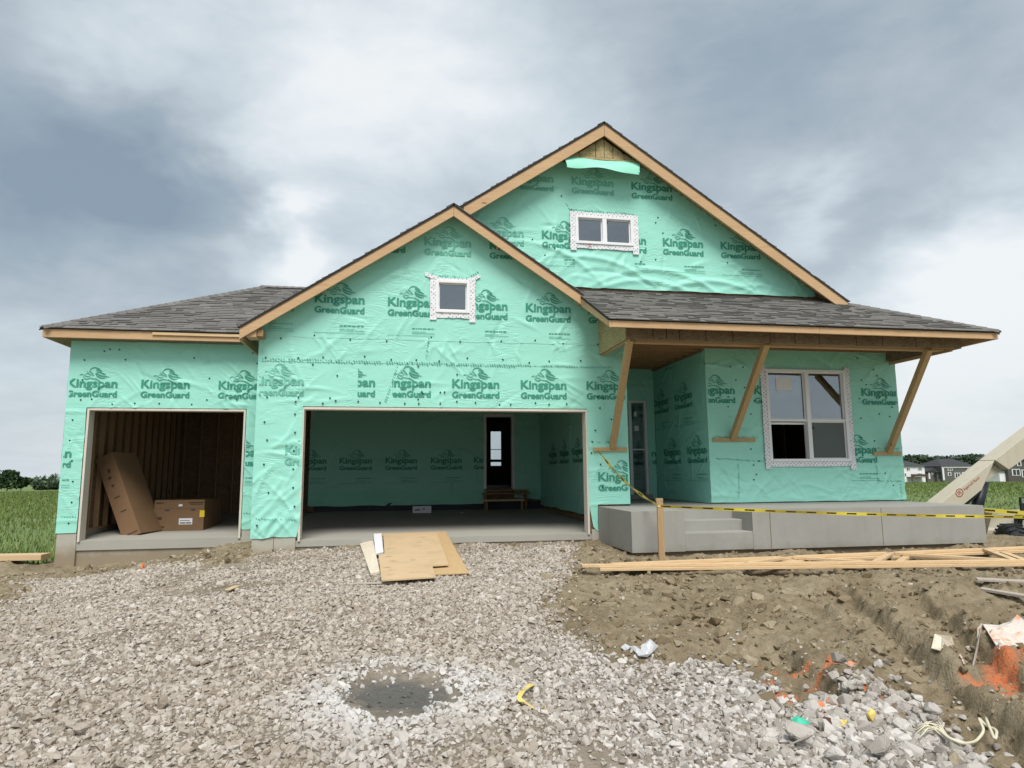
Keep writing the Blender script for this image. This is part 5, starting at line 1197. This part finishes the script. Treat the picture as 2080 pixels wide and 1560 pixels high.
# ------------------------------------------------------------------ roof trusses lying on the soil
def truss(label, dz, off, seed):
    r = random.Random(seed); H = np.array([3.98+off[0], -2.74+off[1]]); bd = np.array([9.9+off[0], -3.62+off[1]])-H; bd /= np.linalg.norm(bd); td = np.array([11.3+off[0], -2.33+off[1]])-H; td /= np.linalg.norm(td)
    z0 = -.215+dz; tr = thing('roof_truss', label, 'truss', (H[0], H[1], z0), 'roof trusses')
    def P(d, s_): return np.array([*(H+d*s_), z0])
    def member(name, a, b, w_=.089, m='lumber_x', lift=0.0): bevel(MB().bar(a+np.array([0, 0, .019+lift]), b+np.array([0, 0, .019+lift]), w_, .038).build(name, m, tr), .003, 1)
    member('bottom_chord', P(bd, 0), P(bd, 7.6)); member('top_chord', P(td, .42), P(td, 8.2), lift=.0)
    stops = [(2.4, 2.4), (3.3, 3.9), (4.7, 4.9), (5.4, 6.0), (6.6, 6.5)]
    for k_, (a, b) in enumerate(zip([(2.1, 'b'), (3.1, 't'), (3.9, 'b'), (4.8, 't'), (5.8, 'b')], [(3.1, 't'), (3.9, 'b'), (4.8, 't'), (5.8, 'b'), (6.5, 't')])):
        pa = P(bd if a[1] == 'b' else td, a[0]); pb = P(bd if b[1] == 'b' else td, b[0]); dd = (pb-pa)/np.linalg.norm(pb-pa)
        member('web', pa+dd*.06, pb-dd*.06)
    for s_ in (3.1, 4.8, 6.5): p_ = P(td, s_); MB().box(p_[0]-.06, p_[0]+.06, p_[1]-.04, p_[1]+.04, z0+.0385, z0+.0405).build('nail_plate', 'chrome', tr)
    return tr
truss('lower timber roof truss lying flat on the mud before the porch', 0, (0.22, -.07), 1)
truss('upper timber roof truss stacked on another one before the porch', .041, (0, 0), 2)
def scrap_board(u0, v0, u1, v1, wd, m, label, dz=.03, th=.03, up=.0):
    A, B = gpt(u0, v0), gpt(u1, v1); z = max(A[2], B[2])+dz; A[2] = z; B[2] = z+up; base = A.copy()
    o = MB().bar(A-base, B-base, wd, th).build('board', m); o.location = base; bevel(o, .004, 1); return tag(o, label, 'board')
scrap_board(1985, 1193, 2160, 1212, .13, 'grey_board', 'grey weathered board at the right edge beyond the trusses', .06, .03)
scrap_board(1990, 1202, 2140, 1232, .10, 'grey_board', 'narrow grey board angled under the weathered board at right', .02, .03)
scrap_board(-60, 1142, 92, 1146, .30, 'plywood', 'wide rough board lying at the left edge before the field', .05, .10)
scrap_board(705, 1187, 808, 1179, .05, 'grey_board', 'thin dark stick half buried in stones under the plywood', .012, .02)
scrap_board(462, 1206, 482, 1194, .07, 'plywood', 'small chip of yellow wood on the stones left of centre', .03, .015)

# ------------------------------------------------------------------ litter
def strip_on_ground(name, pix, wd, m, label, cat, lift=.03, curl=.02):
    P = np.array([gpt(u, v, lift) for u, v in pix]); n = 26; t = np.linspace(0, 1, n); k = np.linspace(0, 1, len(P)); Q = np.stack([np.interp(t, k, P[:, i]) for i in range(3)], -1); Q[:, 2] = P[:, 2].max()+curl*np.sin(t*5)
    d = np.gradient(Q, axis=0); d[:, 2] = 0; d /= np.linalg.norm(d, axis=1)[:, None]; sdv = np.stack([-d[:, 1], d[:, 0], np.zeros(n)], -1); base = Q[0].copy(); V = []
    for i in range(n): V += [Q[i]-sdv[i]*wd/2+np.array([0, 0, .012*math.sin(i*.8)]), Q[i]+sdv[i]*wd/2]
    V = np.array(V)-base; F = [(2*i, 2*i+2, 2*i+3, 2*i+1) for i in range(n-1)]
    o = make(name, V, F, m); o.location = base; s = o.modifiers.new('thick', 'SOLIDIFY'); s.thickness = .003; return tag(o, label, cat)
strip_on_ground('plastic_strap', [(1084, 1399), (1066, 1416), (1054, 1432), (1072, 1438), (1116, 1444)], .032, 'yellow_plastic', 'bent yellow plastic strap on the stones in the foreground', 'strap')
tw = MB(); r_ = random.Random(3)
P = [gpt(u, v, .075) for u, v in ((1880, 1512), (1905, 1506), (1930, 1528), (1960, 1540), (1985, 1530), (2003, 1512), (1990, 1498), (2005, 1492), (2028, 1505), (2020, 1490), (2005, 1484))]
tt = np.linspace(0, len(P)-1, 60); Q = np.stack([np.interp(tt, range(len(P)), [p[i] for p in P]) for i in range(3)], -1)
for k_ in range(3): Q[1:-1] = (Q[:-2]+Q[1:-1]*2+Q[2:])/4
rope = thing('twine', 'loose pale twine frayed at one end at the lower right on the mud', 'twine', tuple(P[0]))
MB().tube(Q, .009, 6).build('strand', 'twine', rope, smooth=True)
for k_ in range(7):
    a = gpt(1868+r_.uniform(-14, 8), 1512+r_.uniform(-16, 10), .05); b = gpt(1905+r_.uniform(-5, 8), 1503+r_.uniform(-8, 8), .075); MB().tube([a, (a+b)/2+np.array([0, 0, .03]), b, gpt(1935, 1530, .05)], .0045, 5).build('frayed_strand', 'twine', rope, smooth=True)
# torn sprayed sheet, a draped crumpled cloth
def crumple(name, pix, m, label, cat, h=.12, seed=1, n=30, lift=.03):
    P = [gpt(u, v) for u, v in pix]; poly = [(p[0], p[1]) for p in P]; X = np.array(poly); xs = np.linspace(X[:, 0].min(), X[:, 0].max(), n); ys = np.linspace(X[:, 1].min(), X[:, 1].max(), n)
    gx_, gy_ = [a.ravel() for a in np.meshgrid(xs, ys)]; d = sdist(gx_, gy_, poly); ok = d > .008
    pts = poly+list(zip(gx_[ok], gy_[ok])); ed = [(i, (i+1) % len(poly)) for i in range(len(poly))]
    v, e, f, *_ = delaunay_2d_cdt([Vector(p) for p in pts], ed, [], 0, 1e-6); v = np.array([tuple(a) for a in v]); f = np.array([a for a in f]); c = v[f].mean(1); f = f[pip(c[:, 0], c[:, 1], poly)]
    dd = np.maximum(sdist(v[:, 0], v[:, 1], poly), 0); z = hfull(v[:, 0], v[:, 1])+lift+h*np.minimum(dd*5, 1)*(.35+.9*np.abs(fbm(v[:, 0]*7+seed, v[:, 1]*7, 3)))+.02*fbm(v[:, 0]*22, v[:, 1]*22+seed, 2)
    V = np.stack([v[:, 0], v[:, 1], z], -1); base = V.mean(0); base[2] = z.min(); o = make(name, V-base, f, m, smooth=False); o.location = base
    s = o.modifiers.new('thick', 'SOLIDIFY'); s.thickness = .006; return tag(o, label, cat)
crumple('torn_sheet', [(1953, 1362), (1966, 1312), (1995, 1284), (2040, 1278), (2120, 1270), (2125, 1310), (2070, 1318), (2030, 1330), (1998, 1322), (1980, 1335), (1975, 1368), (1962, 1376)], 'sprayed_sheet', 'crumpled white sheet sprayed with orange paint at the right edge', 'sheet', .16, 4)
crumple('cardboard_scrap', [(1893, 1330), (1900, 1306), (1934, 1300), (1938, 1308), (1914, 1318), (1910, 1336)], 'pale_board', 'folded piece of dirty cardboard in the tyre track', 'scrap', .10, 7, 18)
crumple('plastic_scrap', [(1262, 1338), (1270, 1318), (1280, 1326), (1296, 1333), (1312, 1326), (1330, 1318), (1338, 1332), (1322, 1340), (1298, 1341), (1280, 1335), (1272, 1342)], 'white_film', 'torn clear plastic film on the edge of the mud and stones', 'film', .09, 9, 22)
crumple('green_scrap', [(1606, 1472), (1618, 1465), (1640, 1474), (1646, 1484), (1622, 1484)], 'green_scrap', 'shred of bright green wrap on the stones', 'scrap', .06, 11, 16)
crumple('paper_scrap', [(1694, 1478), (1712, 1470), (1722, 1474), (1718, 1481), (1702, 1484)], 'yellow_plastic', 'flat scrap of yellow paper among the larger stones', 'scrap', .04, 13, 14)
blob('rusty_lump', 'rust', gpt(1681, 1476), .05, 'round rusty brown lump on the stones', 'lump', 21, (1, 1, .9))
blob('foam_lump', 'yellow_plastic', gpt(1772, 1472), .045, 'yellow foam lump among the larger stones at right', 'foam', 22, (1, .8, 1.1))
blob('marker_whisker', 'orange_paint', gpt(289, 1157), .05, 'small orange marker tuft at the edge of the stones before the single bay', 'marker', 23, (1, .7, 1.0))
for i, (u, v, rad, m, lab) in enumerate([(1692, 1436, .055, 'painted_rock', 'orange sprayed rock, rounder of the two beside the paint marks'), (1664, 1441, .05, 'painted_rock', 'orange sprayed rock, left one of the two beside the paint marks'), (1730, 1385, .05, 'painted_rock', 'half orange rock at the top of the rock pile by the paint marks'),
        (1672, 1408, .075, 'gravel', 'block shaped grey rock just above the orange sprayed rocks'), (1637, 1401, .06, 'gravel', 'flat pale rock on the orange painted soil'), (1706, 1398, .075, 'gravel', 'pointed grey rock at the upper end of the rock pile'), (1738, 1395, .07, 'gravel', 'grey rock at the upper right end of the rock pile'),
        (1722, 1440, .09, 'gravel', 'large pale rock below the orange sprayed rocks'), (1838, 1455, .075, 'gravel', 'lone pale rock on the mud at the right of the rock pile'), (1815, 1422, .06, 'gravel', 'small grey rock on the mud above the lone pale rock'), (1622, 1520, .11, 'gravel', 'biggest pale boulder in the stones at the bottom right'),
        (1788, 1545, .10, 'gravel', 'broad grey rock at the bottom edge on the right'), (1700, 1552, .08, 'gravel', 'pale rock at the bottom edge left of the broad grey rock'), (1420, 1262, .10, 'clod', 'big flat clod of earth in the middle of the mud'), (1748, 1278, .10, 'clod', 'big flat clod of earth beside the tyre tracks'), (165, 1492, .07, 'gravel', 'largest pale stone at the lower left of the drive'), (330, 1440, .07, 'gravel', 'light flat stone on the lower left of the drive')]):
    blob('rock', m, gpt(u, v), rad, lab, 'rock', 40+i, (1, .8, .72), 'large rocks on the site', 16)
x = RNG.uniform(0, 1, 420); A, B = gpt(1712, 1402), gpt(1960, 1556); Pk = A[None, :2]+(B-A)[None, :2]*x[:, None]+RNG.normal(0, .17, (420, 2))*np.array([1, .8]); _h = gpt(1612, 1392); Pk = Pk[np.hypot(Pk[:, 0]-_h[0], Pk[:, 1]-_h[1]) > .42]; Pk = np.concatenate([Pk, np.stack([RNG.uniform(3.4, 4.9, 150), RNG.uniform(-8.0, -7.3, 150)], -1)])
_g = scatter(np.stack([Pk[:, 0], Pk[:, 1], hfull(Pk[:, 0], Pk[:, 1])], -1), np.clip(RNG.lognormal(math.log(.042), .3, len(Pk)), .02, .085), 'coarse_stones', 'gravel', .4, .2, PROTO_BIG); tag(_g, 'coarser pale stones heaped at the lower right of the drive', 'stones')

# ------------------------------------------------------------------ telehandler beside the house
TY = 2.0
th = thing('telehandler', 'beige telehandler with lowered boom and black lift cylinder beyond the porch', 'telehandler', (15.6, TY, gz(15.6, TY)))
tp = lambda u, v, y_=TY: on(u, v, 'y', y_)
def prof(pix, y0, y1, name, m, dy=None):
    pts = [(float(q[0]), float(q[2])) for q in (tp(u, v) for u, v in pix)]; return MB().prism(pts, 'y', y0, y1).build(name, m, th)
bevel(prof([(1903, 1027), (2019, 935), (1993, 995), (1945, 1034), (1903, 1034)], TY-.02, TY+.42, 'boom', 'telehandler_paint'), .01)
bevel(prof([(2019.5, 934.5), (2062, 901), (2330, 698), (2330, 758), (2048, 954)], TY-.021, TY+.421, 'boom', 'telehandler_paint'), .01)
prof([(2020, 937), (2047, 954), (1998, 992)], TY+.16, TY+.30, 'boom_web', 'telehandler_paint')
prof([(1960, 1027), (1996, 996), (1999, 1000), (1965, 1030)], TY+.06, TY+.30, 'boom_wear_pad', 'black_steel')
c0, c1, c2 = tp(2024, 945), tp(2012, 985), tp(1994, 1056)
MB().tube([c0+np.array([0, .2, 0]), c1+np.array([0, .2, 0])], .035, 12).build('cylinder_rod', 'chrome', th, smooth=True)
MB().tube([c1+np.array([0, .2, .06]), c2+np.array([0, .2, 0])], .125, 16).build('lift_cylinder', 'black_steel', th, smooth=True)
# decal: ring with initials and a line of script along the boom
dc = tp(1949, 1001, TY-.022); bdir = tp(2015, 948)-tp(1949, 1001); bdir /= np.linalg.norm(bdir); bup = np.array([-bdir[2], 0, bdir[0]])
rg = MB()
for k_ in range(24):
    a0, a1 = 2*PI*k_/24, 2*PI*(k_+1)/24
    rg.add([dc+(bdir*math.cos(a)*1.15+bup*math.sin(a))*r_2 for a, r_2 in ((a0, .075), (a1, .075), (a1, .095), (a0, .095))], [(0, 1, 2, 3)])
rg.build('decal_ring', 'red_decal', th)
def decal(body, org, h, name):
    V, F = text_mesh(body, .01); s_ = h/(V[:, 1].max()-min(0, V[:, 1].min())*0); W3 = [org+bdir*v[0]*s_+bup*v[1]*s_ for v in V]; make(name, W3, F, 'red_decal', th)
decal('IR', dc-bdir*.055-bup*.045, .09, 'decal_initials'); decal('Ingersoll Rand', dc+bdir*.14-bup*.035+bup*.0, .062, 'decal_script')
def wheel(cx, cy, cz, rad, wd, rot):
    V = []; F = []; n = 40; prof_ = [(.55, -.42), (.62, -.5), (.88, -.5), (.97, -.4), (1.0, -.2), (1.0, .2), (.97, .4), (.88, .5), (.62, .5), (.55, .42)]; k_ = len(prof_); c_, s_ = math.cos(rot), math.sin(rot)
    T = lambda r_, a, w_: (cx+(r_*math.cos(a))*c_-w_*s_, cy+(r_*math.cos(a))*s_+w_*c_, cz+r_*math.sin(a))
    for i in range(n):
        for (r_, w_) in prof_: V.append(T(r_*rad, 2*PI*i/n, w_*wd))
    for i in range(n):
        for j in range(k_-1): F.append((i*k_+j, ((i+1) % n)*k_+j, ((i+1) % n)*k_+j+1, i*k_+j+1))
    wl_ = make('wheel', V, F, 'rubber', th, smooth=True)
    lug = MB()
    for i in range(22):
        for sg in (-1, 1):
            a = 2*PI*(i+(.5 if sg > 0 else 0))/22; q_ = []
            for (r_, da, w_) in ((rad*.99, -.05, .02), (rad*.99, .05, .02), (rad*.99, .16, .46), (rad*.99, .06, .46), (rad*1.06, -.04, .02), (rad*1.06, .04, .02), (rad*1.05, .15, .46), (rad*1.05, .07, .46)): q_.append(T(r_, a+da, sg*w_*wd))
            lug.add(q_, [(4, 5, 6, 7), (0, 1, 5, 4), (1, 2, 6, 5), (2, 3, 7, 6), (3, 0, 4, 7)])
    lug.build('tyre_lugs', 'rubber', wl_)
    hb = MB().tube([T(0, 0, -.3*wd), T(0, 0, .3*wd)], rad*.56, 20); hb.build('rim', 'telehandler_paint', wl_)
zt0 = gz(14.6, 1.5); wheel(15.0, 1.45, -.68, .52, .38, 1.15); wheel(18.6, 1.45, -.68, .52, .38, 0.1); wheel(15.2, 3.4, -.68, .52, .38, 1.15); wheel(18.6, 3.4, -.68, .52, .38, .1)
MB().prism([(13.6, -.6), (19.2, -.6), (19.4, -.15), (19.0, .1), (15.9, .05), (15.6, -.32), (14.5, -.32), (14.25, .22), (13.6, .22)], 'y', 1.9, 3.0).build('chassis', 'telehandler_paint', th)
prof([(2033, 1053), (2068, 1053), (2072, 1074), (2030, 1071)], 1.42, 1.45, 'side_panel', 'telehandler_paint')
MB().prism([(15.62, -.40), (18.4, -.40), (18.4, .45), (16.3, .45), (15.62, -.02)], 'y', 1.5, 1.95).build('engine_cover', 'black_steel', th)
MB().prism([(18.6, .1), (20.3, .1), (20.2, 1.7), (18.9, 1.7)], 'y', 3.05, 3.9).build('cab', 'black_steel', th)
m0 = tp(2078, 1022, 1.4); MB().box(m0[0]-.09, m0[0]+.16, 1.37, 1.41, m0[2]-.16, m0[2]+.13).build('mirror', 'black_steel', th); box('mirror_glass', 'mirror_glass', th, m0[0]-.07, m0[0]+.14, 1.362, 1.368, m0[2]+.0, m0[2]+.11)
MB().tube([(m0[0]-.07, 1.39, m0[2]-.15), (m0[0]-.02, 1.55, -.1), (m0[0]+.1, 1.7, -.2)], .02, 8).build('mirror_arm', 'black_steel', th)
MB().bar((14.55, 1.9, -.7), (14.9, 1.9, .1), .1, .14, (0, 1, 0)).build('axle_strut', 'footing', th)

# ------------------------------------------------------------------ far houses, trees, field
def far_house(label, pix, dist_pt, wallm, roofh, windows, doors=(), depth=9, hip=True, extra=None, group='houses across the field', trim=False):
    """pix: wall left, right, eave and base in photo pixels; placed where its base meets the ground"""
    u0, u1, ve, vb = pix; y_ = dist_pt
    A, B = on(u0, vb, 'y', y_), on(u1, vb, 'y', y_); zt = float(on((u0+u1)/2, ve, 'y', y_)[2]); zb = float(A[2]); g_ = float(hbase(np.array([A[0]]), np.array([y_]))[0])
    h = thing('house', label, 'house', (float(A[0]+B[0])/2, y_, g_), group); x0, x1 = float(A[0]), float(B[0])
    MB().box(x0, x1, y_, y_+depth, min(g_, zb)-.5, zt).build('wall', wallm, h); rh = float(on((u0+u1)/2, ve-roofh, 'y', y_)[2])-zt; o = .5
    if hip: V = [(x0-o, y_-o, zt), (x1+o, y_-o, zt), (x1+o, y_+depth+o, zt), (x0-o, y_+depth+o, zt), (x0+depth*.3, y_+depth/2, zt+rh*1.15), (x1-depth*.3, y_+depth/2, zt+rh*1.15)]; F = [(0, 1, 5, 4), (1, 2, 5), (2, 3, 4, 5), (3, 0, 4), (3, 2, 1, 0)]
    else: V = [(x0-o, y_-o, zt), (x1+o, y_-o, zt), (x1+o, y_+depth+o, zt), (x0-o, y_+depth+o, zt), ((x0+x1)/2, y_-o, zt+rh), ((x0+x1)/2, y_+depth+o, zt+rh)]; F = [(0, 1, 4), (1, 2, 5, 4), (2, 3, 5), (3, 0, 4, 5), (3, 2, 1, 0)]
    make('roof', V, F, 'far_roof', h)
    for (a, b, c, d, n) in windows:
        p, q = on(a, d, 'y', y_), on(b, c, 'y', y_); wn = MB().box(p[0]-.16, q[0]+.16, y_-.10, y_-.01, p[2]-.16, q[2]+.16).build('window', 'far_trim', h)
        for k_ in range(n): wd = (q[0]-p[0])/n; box('pane', 'far_glass', wn, p[0]+wd*k_+.12, p[0]+wd*(k_+1)-.12, y_-.14, y_-.101, p[2], q[2])
    for (a, b, c, d, m) in doors:
        p, q = on(a, d, 'y', y_), on(b, c, 'y', y_); box('door', m, h, p[0], q[0], y_-.16, y_-.011, p[2], q[2])
    if trim:
        MB().box(x0-.1, x0+.5, y_-.22, y_-.012, zb, zt).build('corner_board', 'far_trim', h); MB().box(x1-.5, x1+.1, y_-.22, y_-.012, zb, zt).build('corner_board', 'far_trim', h); MB().box(x0-.3, x1+.3, y_-.24, y_-.013, zt-.55, zt).build('frieze_board', 'far_trim', h)
    if extra: extra(h, x0, x1, y_, zb, zt)
    return h
Z = lambda x_, y_: (1820+x_/8, 900+y_/8)
def zwin(*b): return [(1820+a/8, 1820+c/8, 900+b_/8, 900+d/8, n) for (a, b_, c, d, n) in b]
def deck(h, x0, x1, y_, zb, zt): MB().box(x0+2.5, x0+8, y_-2.2, y_-.02, zb+.7, zb+.9).box(x0+2.5, x0+8, y_-2.2, y_-2.1, zb+1.0, zb+1.7).box(x0+2.6, x0+2.8, y_-2.2, y_-2.0, zb-.4, zb+.7).box(x0+7.6, x0+7.8, y_-2.2, y_-2.0, zb-.4, zb+.7).build('deck', 'far_brown', h)
far_house('white two storey house with dark roof across the field', (1820+60/8, 1820+480/8, 947, 974.5), 175, 'siding_white', 10, zwin((168, 400, 220, 440, 2), (356, 400, 414, 436, 2), (110, 492, 162, 532, 2), (345, 490, 415, 520, 3)), [(1820+245/8, 1820+300/8, 963, 969, 'far_brown')], 9, True, deck)
far_house('low grey house with a small gable between two larger houses', (1820+515/8, 1820+690/8, 958, 973.5), 178, 'siding_grey', 8, zwin((582, 480, 606, 502, 1)), [(1820+530/8, 1820+545/8, 960, 973, 'far_trim')], 8, False)
far_house('grey garage wing with dark door beside the grey house', (1820+672/8, 1820+765/8, 959, 973), 177, 'siding_grey', 7, [], [(1820+690/8, 1820+760/8, 961, 972, 'far_glass')], 8, True)
far_house('grey two storey house with white corner boards and broad roof', (1820+765/8, 1820+1275/8, 947, 975.5), 176, 'siding_grey', 14, zwin((845, 395, 905, 440, 2), (1165, 395, 1205, 432, 1), (850, 480, 886, 522, 1), (962, 490, 1032, 560, 2), (1082, 480, 1188, 540, 2)), [], 10, True, None, trim=True)
far_house('grey gabled house partly hidden behind the boom', (1820+1285/8, 1820+1460/8, 952, 974), 182, 'siding_grey', 6, [], [], 8, False)
far_house('dark grey house right of the boom with white windows', (1820+1835/8, 1820+2400/8, 933, 975.5), 150, 'siding_dark', 16, zwin((1895, 430, 2005, 520, 2), (1975, 305, 2020, 365, 1), (2055, 440, 2130, 545, 2)), [], 10, False)
far_house('white garage wing left of the dark grey house', (1820+1690/8, 1820+1830/8, 957, 976), 151, 'siding_white', 5, [], [], 8, True)

def tree(name, label, base, H, R_, seed, cat='tree', group=None, leafm='leaf', n=900, trunk=.35, squash=.8, leaf=.5):
    r = np.random.default_rng(seed); t = thing(name, label, cat, tuple(base), group); base = np.array(base, float)
    mb = MB(); lim = []
    mb.tube([base+np.array([0, 0, -.3]), base+np.array([r.normal(0, .1), 0, H*.3]), base+np.array([r.normal(0, .3), 0, H*.7])], [H*.03, H*.022, H*.01], 7)
    C = []
    for k_ in range(9):
        a = r.uniform(0, 2*PI); q = r.uniform(.2, .75)*R_; c = base+np.array([math.cos(a)*q, math.sin(a)*q, H*r.uniform(trunk, .82)]); C.append((c, R_*r.uniform(.32, .55)))
        mb.tube([base+np.array([0, 0, H*r.uniform(.2, .45)]), (base+c)/2+np.array([0, 0, H*.1]), c], [H*.012, H*.008, H*.003], 5)
    C.append((base+np.array([0, 0, H*.78]), R_*.5)); mb.build('trunk', 'bark', t)
    V = []; F = []
    for i in range(n):
        c, rad = C[r.integers(len(C))]; d = r.normal(size=3); d /= np.linalg.norm(d); p = c+d*rad*r.uniform(.45, 1.05)**.6*np.array([1, 1, squash]); e1 = r.normal(size=3); e1 /= np.linalg.norm(e1); e2 = np.cross(e1, r.normal(size=3)); e2 /= np.linalg.norm(e2); s_ = leaf*r.uniform(.5, 1.2)
        j = len(V); V += [p-e1*s_, p+e2*s_*.6, p+e1*s_, p-e2*s_*.6+d*s_*.3]; F += [(j, j+1, j+2), (j, j+2, j+3)]
    make('crown', V, F, leafm, t); return t
def far_pt(u, v, y_): q = on(u, v, 'y', y_); return (float(q[0]), y_, float(hbase(np.array([q[0]]), np.array([float(y_)]))[0]))
tree('tree', 'tall round tree at the far left of the field', far_pt(16, 980, 170), 4.9, 3.0, 5, group='trees across the left field', n=1500, trunk=.3, leaf=.42)
tree('tree', 'shorter tree just right of the tall tree at the far left', far_pt(43, 981, 172), 3.4, 1.7, 6, group='trees across the left field', n=1100, trunk=.25, leaf=.4)
for i, (u, h_, r_2) in enumerate([(76, 2.6, 2.0), (88, 1.8, 1.7), (100, 1.9, 2.2), (118, 2.1, 2.6)]):
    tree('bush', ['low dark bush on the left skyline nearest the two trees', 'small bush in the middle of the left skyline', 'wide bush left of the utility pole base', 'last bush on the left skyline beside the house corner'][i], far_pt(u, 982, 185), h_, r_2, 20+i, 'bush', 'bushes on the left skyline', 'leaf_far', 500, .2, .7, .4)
pb = far_pt(111.5, 981, 190); up = thing('utility_pole', 'thin utility pole on the left skyline', 'pole', pb)
MB().tube([pb, (pb[0], pb[1], pb[2]+4.6)], [.14, .10], 8).build('post', 'bark', up); MB().bar((pb[0]-.7, pb[1], pb[2]+4.2), (pb[0]+.7, pb[1], pb[2]+4.2), .12, .12).build('crossarm', 'bark', up)
wn_ = ['rounded tree behind the white far house', 'dark tree over the white far house roof', 'tree between the white and grey far houses', 'broad tree behind the low grey far house', 'tree rising behind the grey garage wing', 'tree behind the left end of the broad grey roof', 'dense tree behind the middle of the broad grey roof', 'tree behind the right end of the broad grey roof', 'tree over the hidden gabled house', 'tree just left of the boom', 'tree behind the boom', 'tree right of the boom over the dark house']
for i, (u, top) in enumerate([(1832, 931), (1850, 931), (1872, 928), (1888, 929), (1905, 931), (1922, 932), (1940, 928), (1958, 929), (1978, 926), (1998, 927), (2022, 926), (2065, 924)]):
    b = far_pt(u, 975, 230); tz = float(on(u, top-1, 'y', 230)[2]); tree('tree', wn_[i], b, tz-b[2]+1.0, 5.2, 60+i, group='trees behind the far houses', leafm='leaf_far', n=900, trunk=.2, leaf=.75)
# far skyline wood, one mass
r = np.random.default_rng(8); V = []; F = []
for i in range(9000):
    a = r.uniform(-1.25, 1.45); D = r.uniform(520, 640); p = np.array([CAM[0]+math.sin(a)*D, CAM[1]+math.cos(a)*D, -3.6+r.uniform(0, 1)**.8*(5.5+2.5*math.sin(a*31)+1.5*math.sin(a*83))]); e1 = r.normal(size=3); e2 = r.normal(size=3); j = len(V); V += [p-e1*1.3, p+e2*1.3, p+e1*1.3]; F.append((j, j+1, j+2))
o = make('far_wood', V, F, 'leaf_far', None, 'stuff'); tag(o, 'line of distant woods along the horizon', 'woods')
# grass of the fields: upright blades in tufts
def grass(name, label, x0, x1, y0, y1, n, keep, h0, spread):
    u_ = RNG.random(n)**1.7; y = y0+(y1-y0)*u_; x = RNG.uniform(x0, x1, n)
    k_ = keep(x, y); x, y = x[k_], y[k_]; n = len(x); z = hfull(x, y); D = np.hypot(x-CAM[0], y-CAM[1])
    hh = h0*RNG.uniform(.5, 1.3, n)*(.75+.6*ss(-.2, .4, fbm(x*.5, y*.5, 3)))*(1+D/90); wd = .004+D*.0007
    a = RNG.uniform(0, 2*PI, n); lean_ = RNG.normal(0, .35, (n, 2))*hh[:, None]
    b0 = np.stack([x-np.cos(a)*wd, y-np.sin(a)*wd, z-.02], -1); b1 = np.stack([x+np.cos(a)*wd, y+np.sin(a)*wd, z-.02], -1); tp_ = np.stack([x+lean_[:, 0], y+lean_[:, 1], z+hh], -1)
    V = np.stack([b0, b1, tp_], 1).reshape(-1, 3); F = np.arange(3*n).reshape(-1, 3); me = fast_mesh(name, V, F, False); o = link(name, me, 'grass', None, 'stuff'); return tag(o, label, 'grass')
grass('grass', 'long green grass of the field left of the house', -75, -4.4, 2.35, 110, 150000, lambda x, y: (x > -1.05*(y+11)-3) & (x < -4.55-.0*y), .11, 1)
grass('grass', 'long green grass of the field right of the house', 11.9, 190, .6, 150, 170000, lambda x, y: (x < 1.15*(y+11)+8) & (x > 12.3) & ((x-12.3) > -.2) & ~((x < 14.0) & (y < 1.2)), .10, 1)
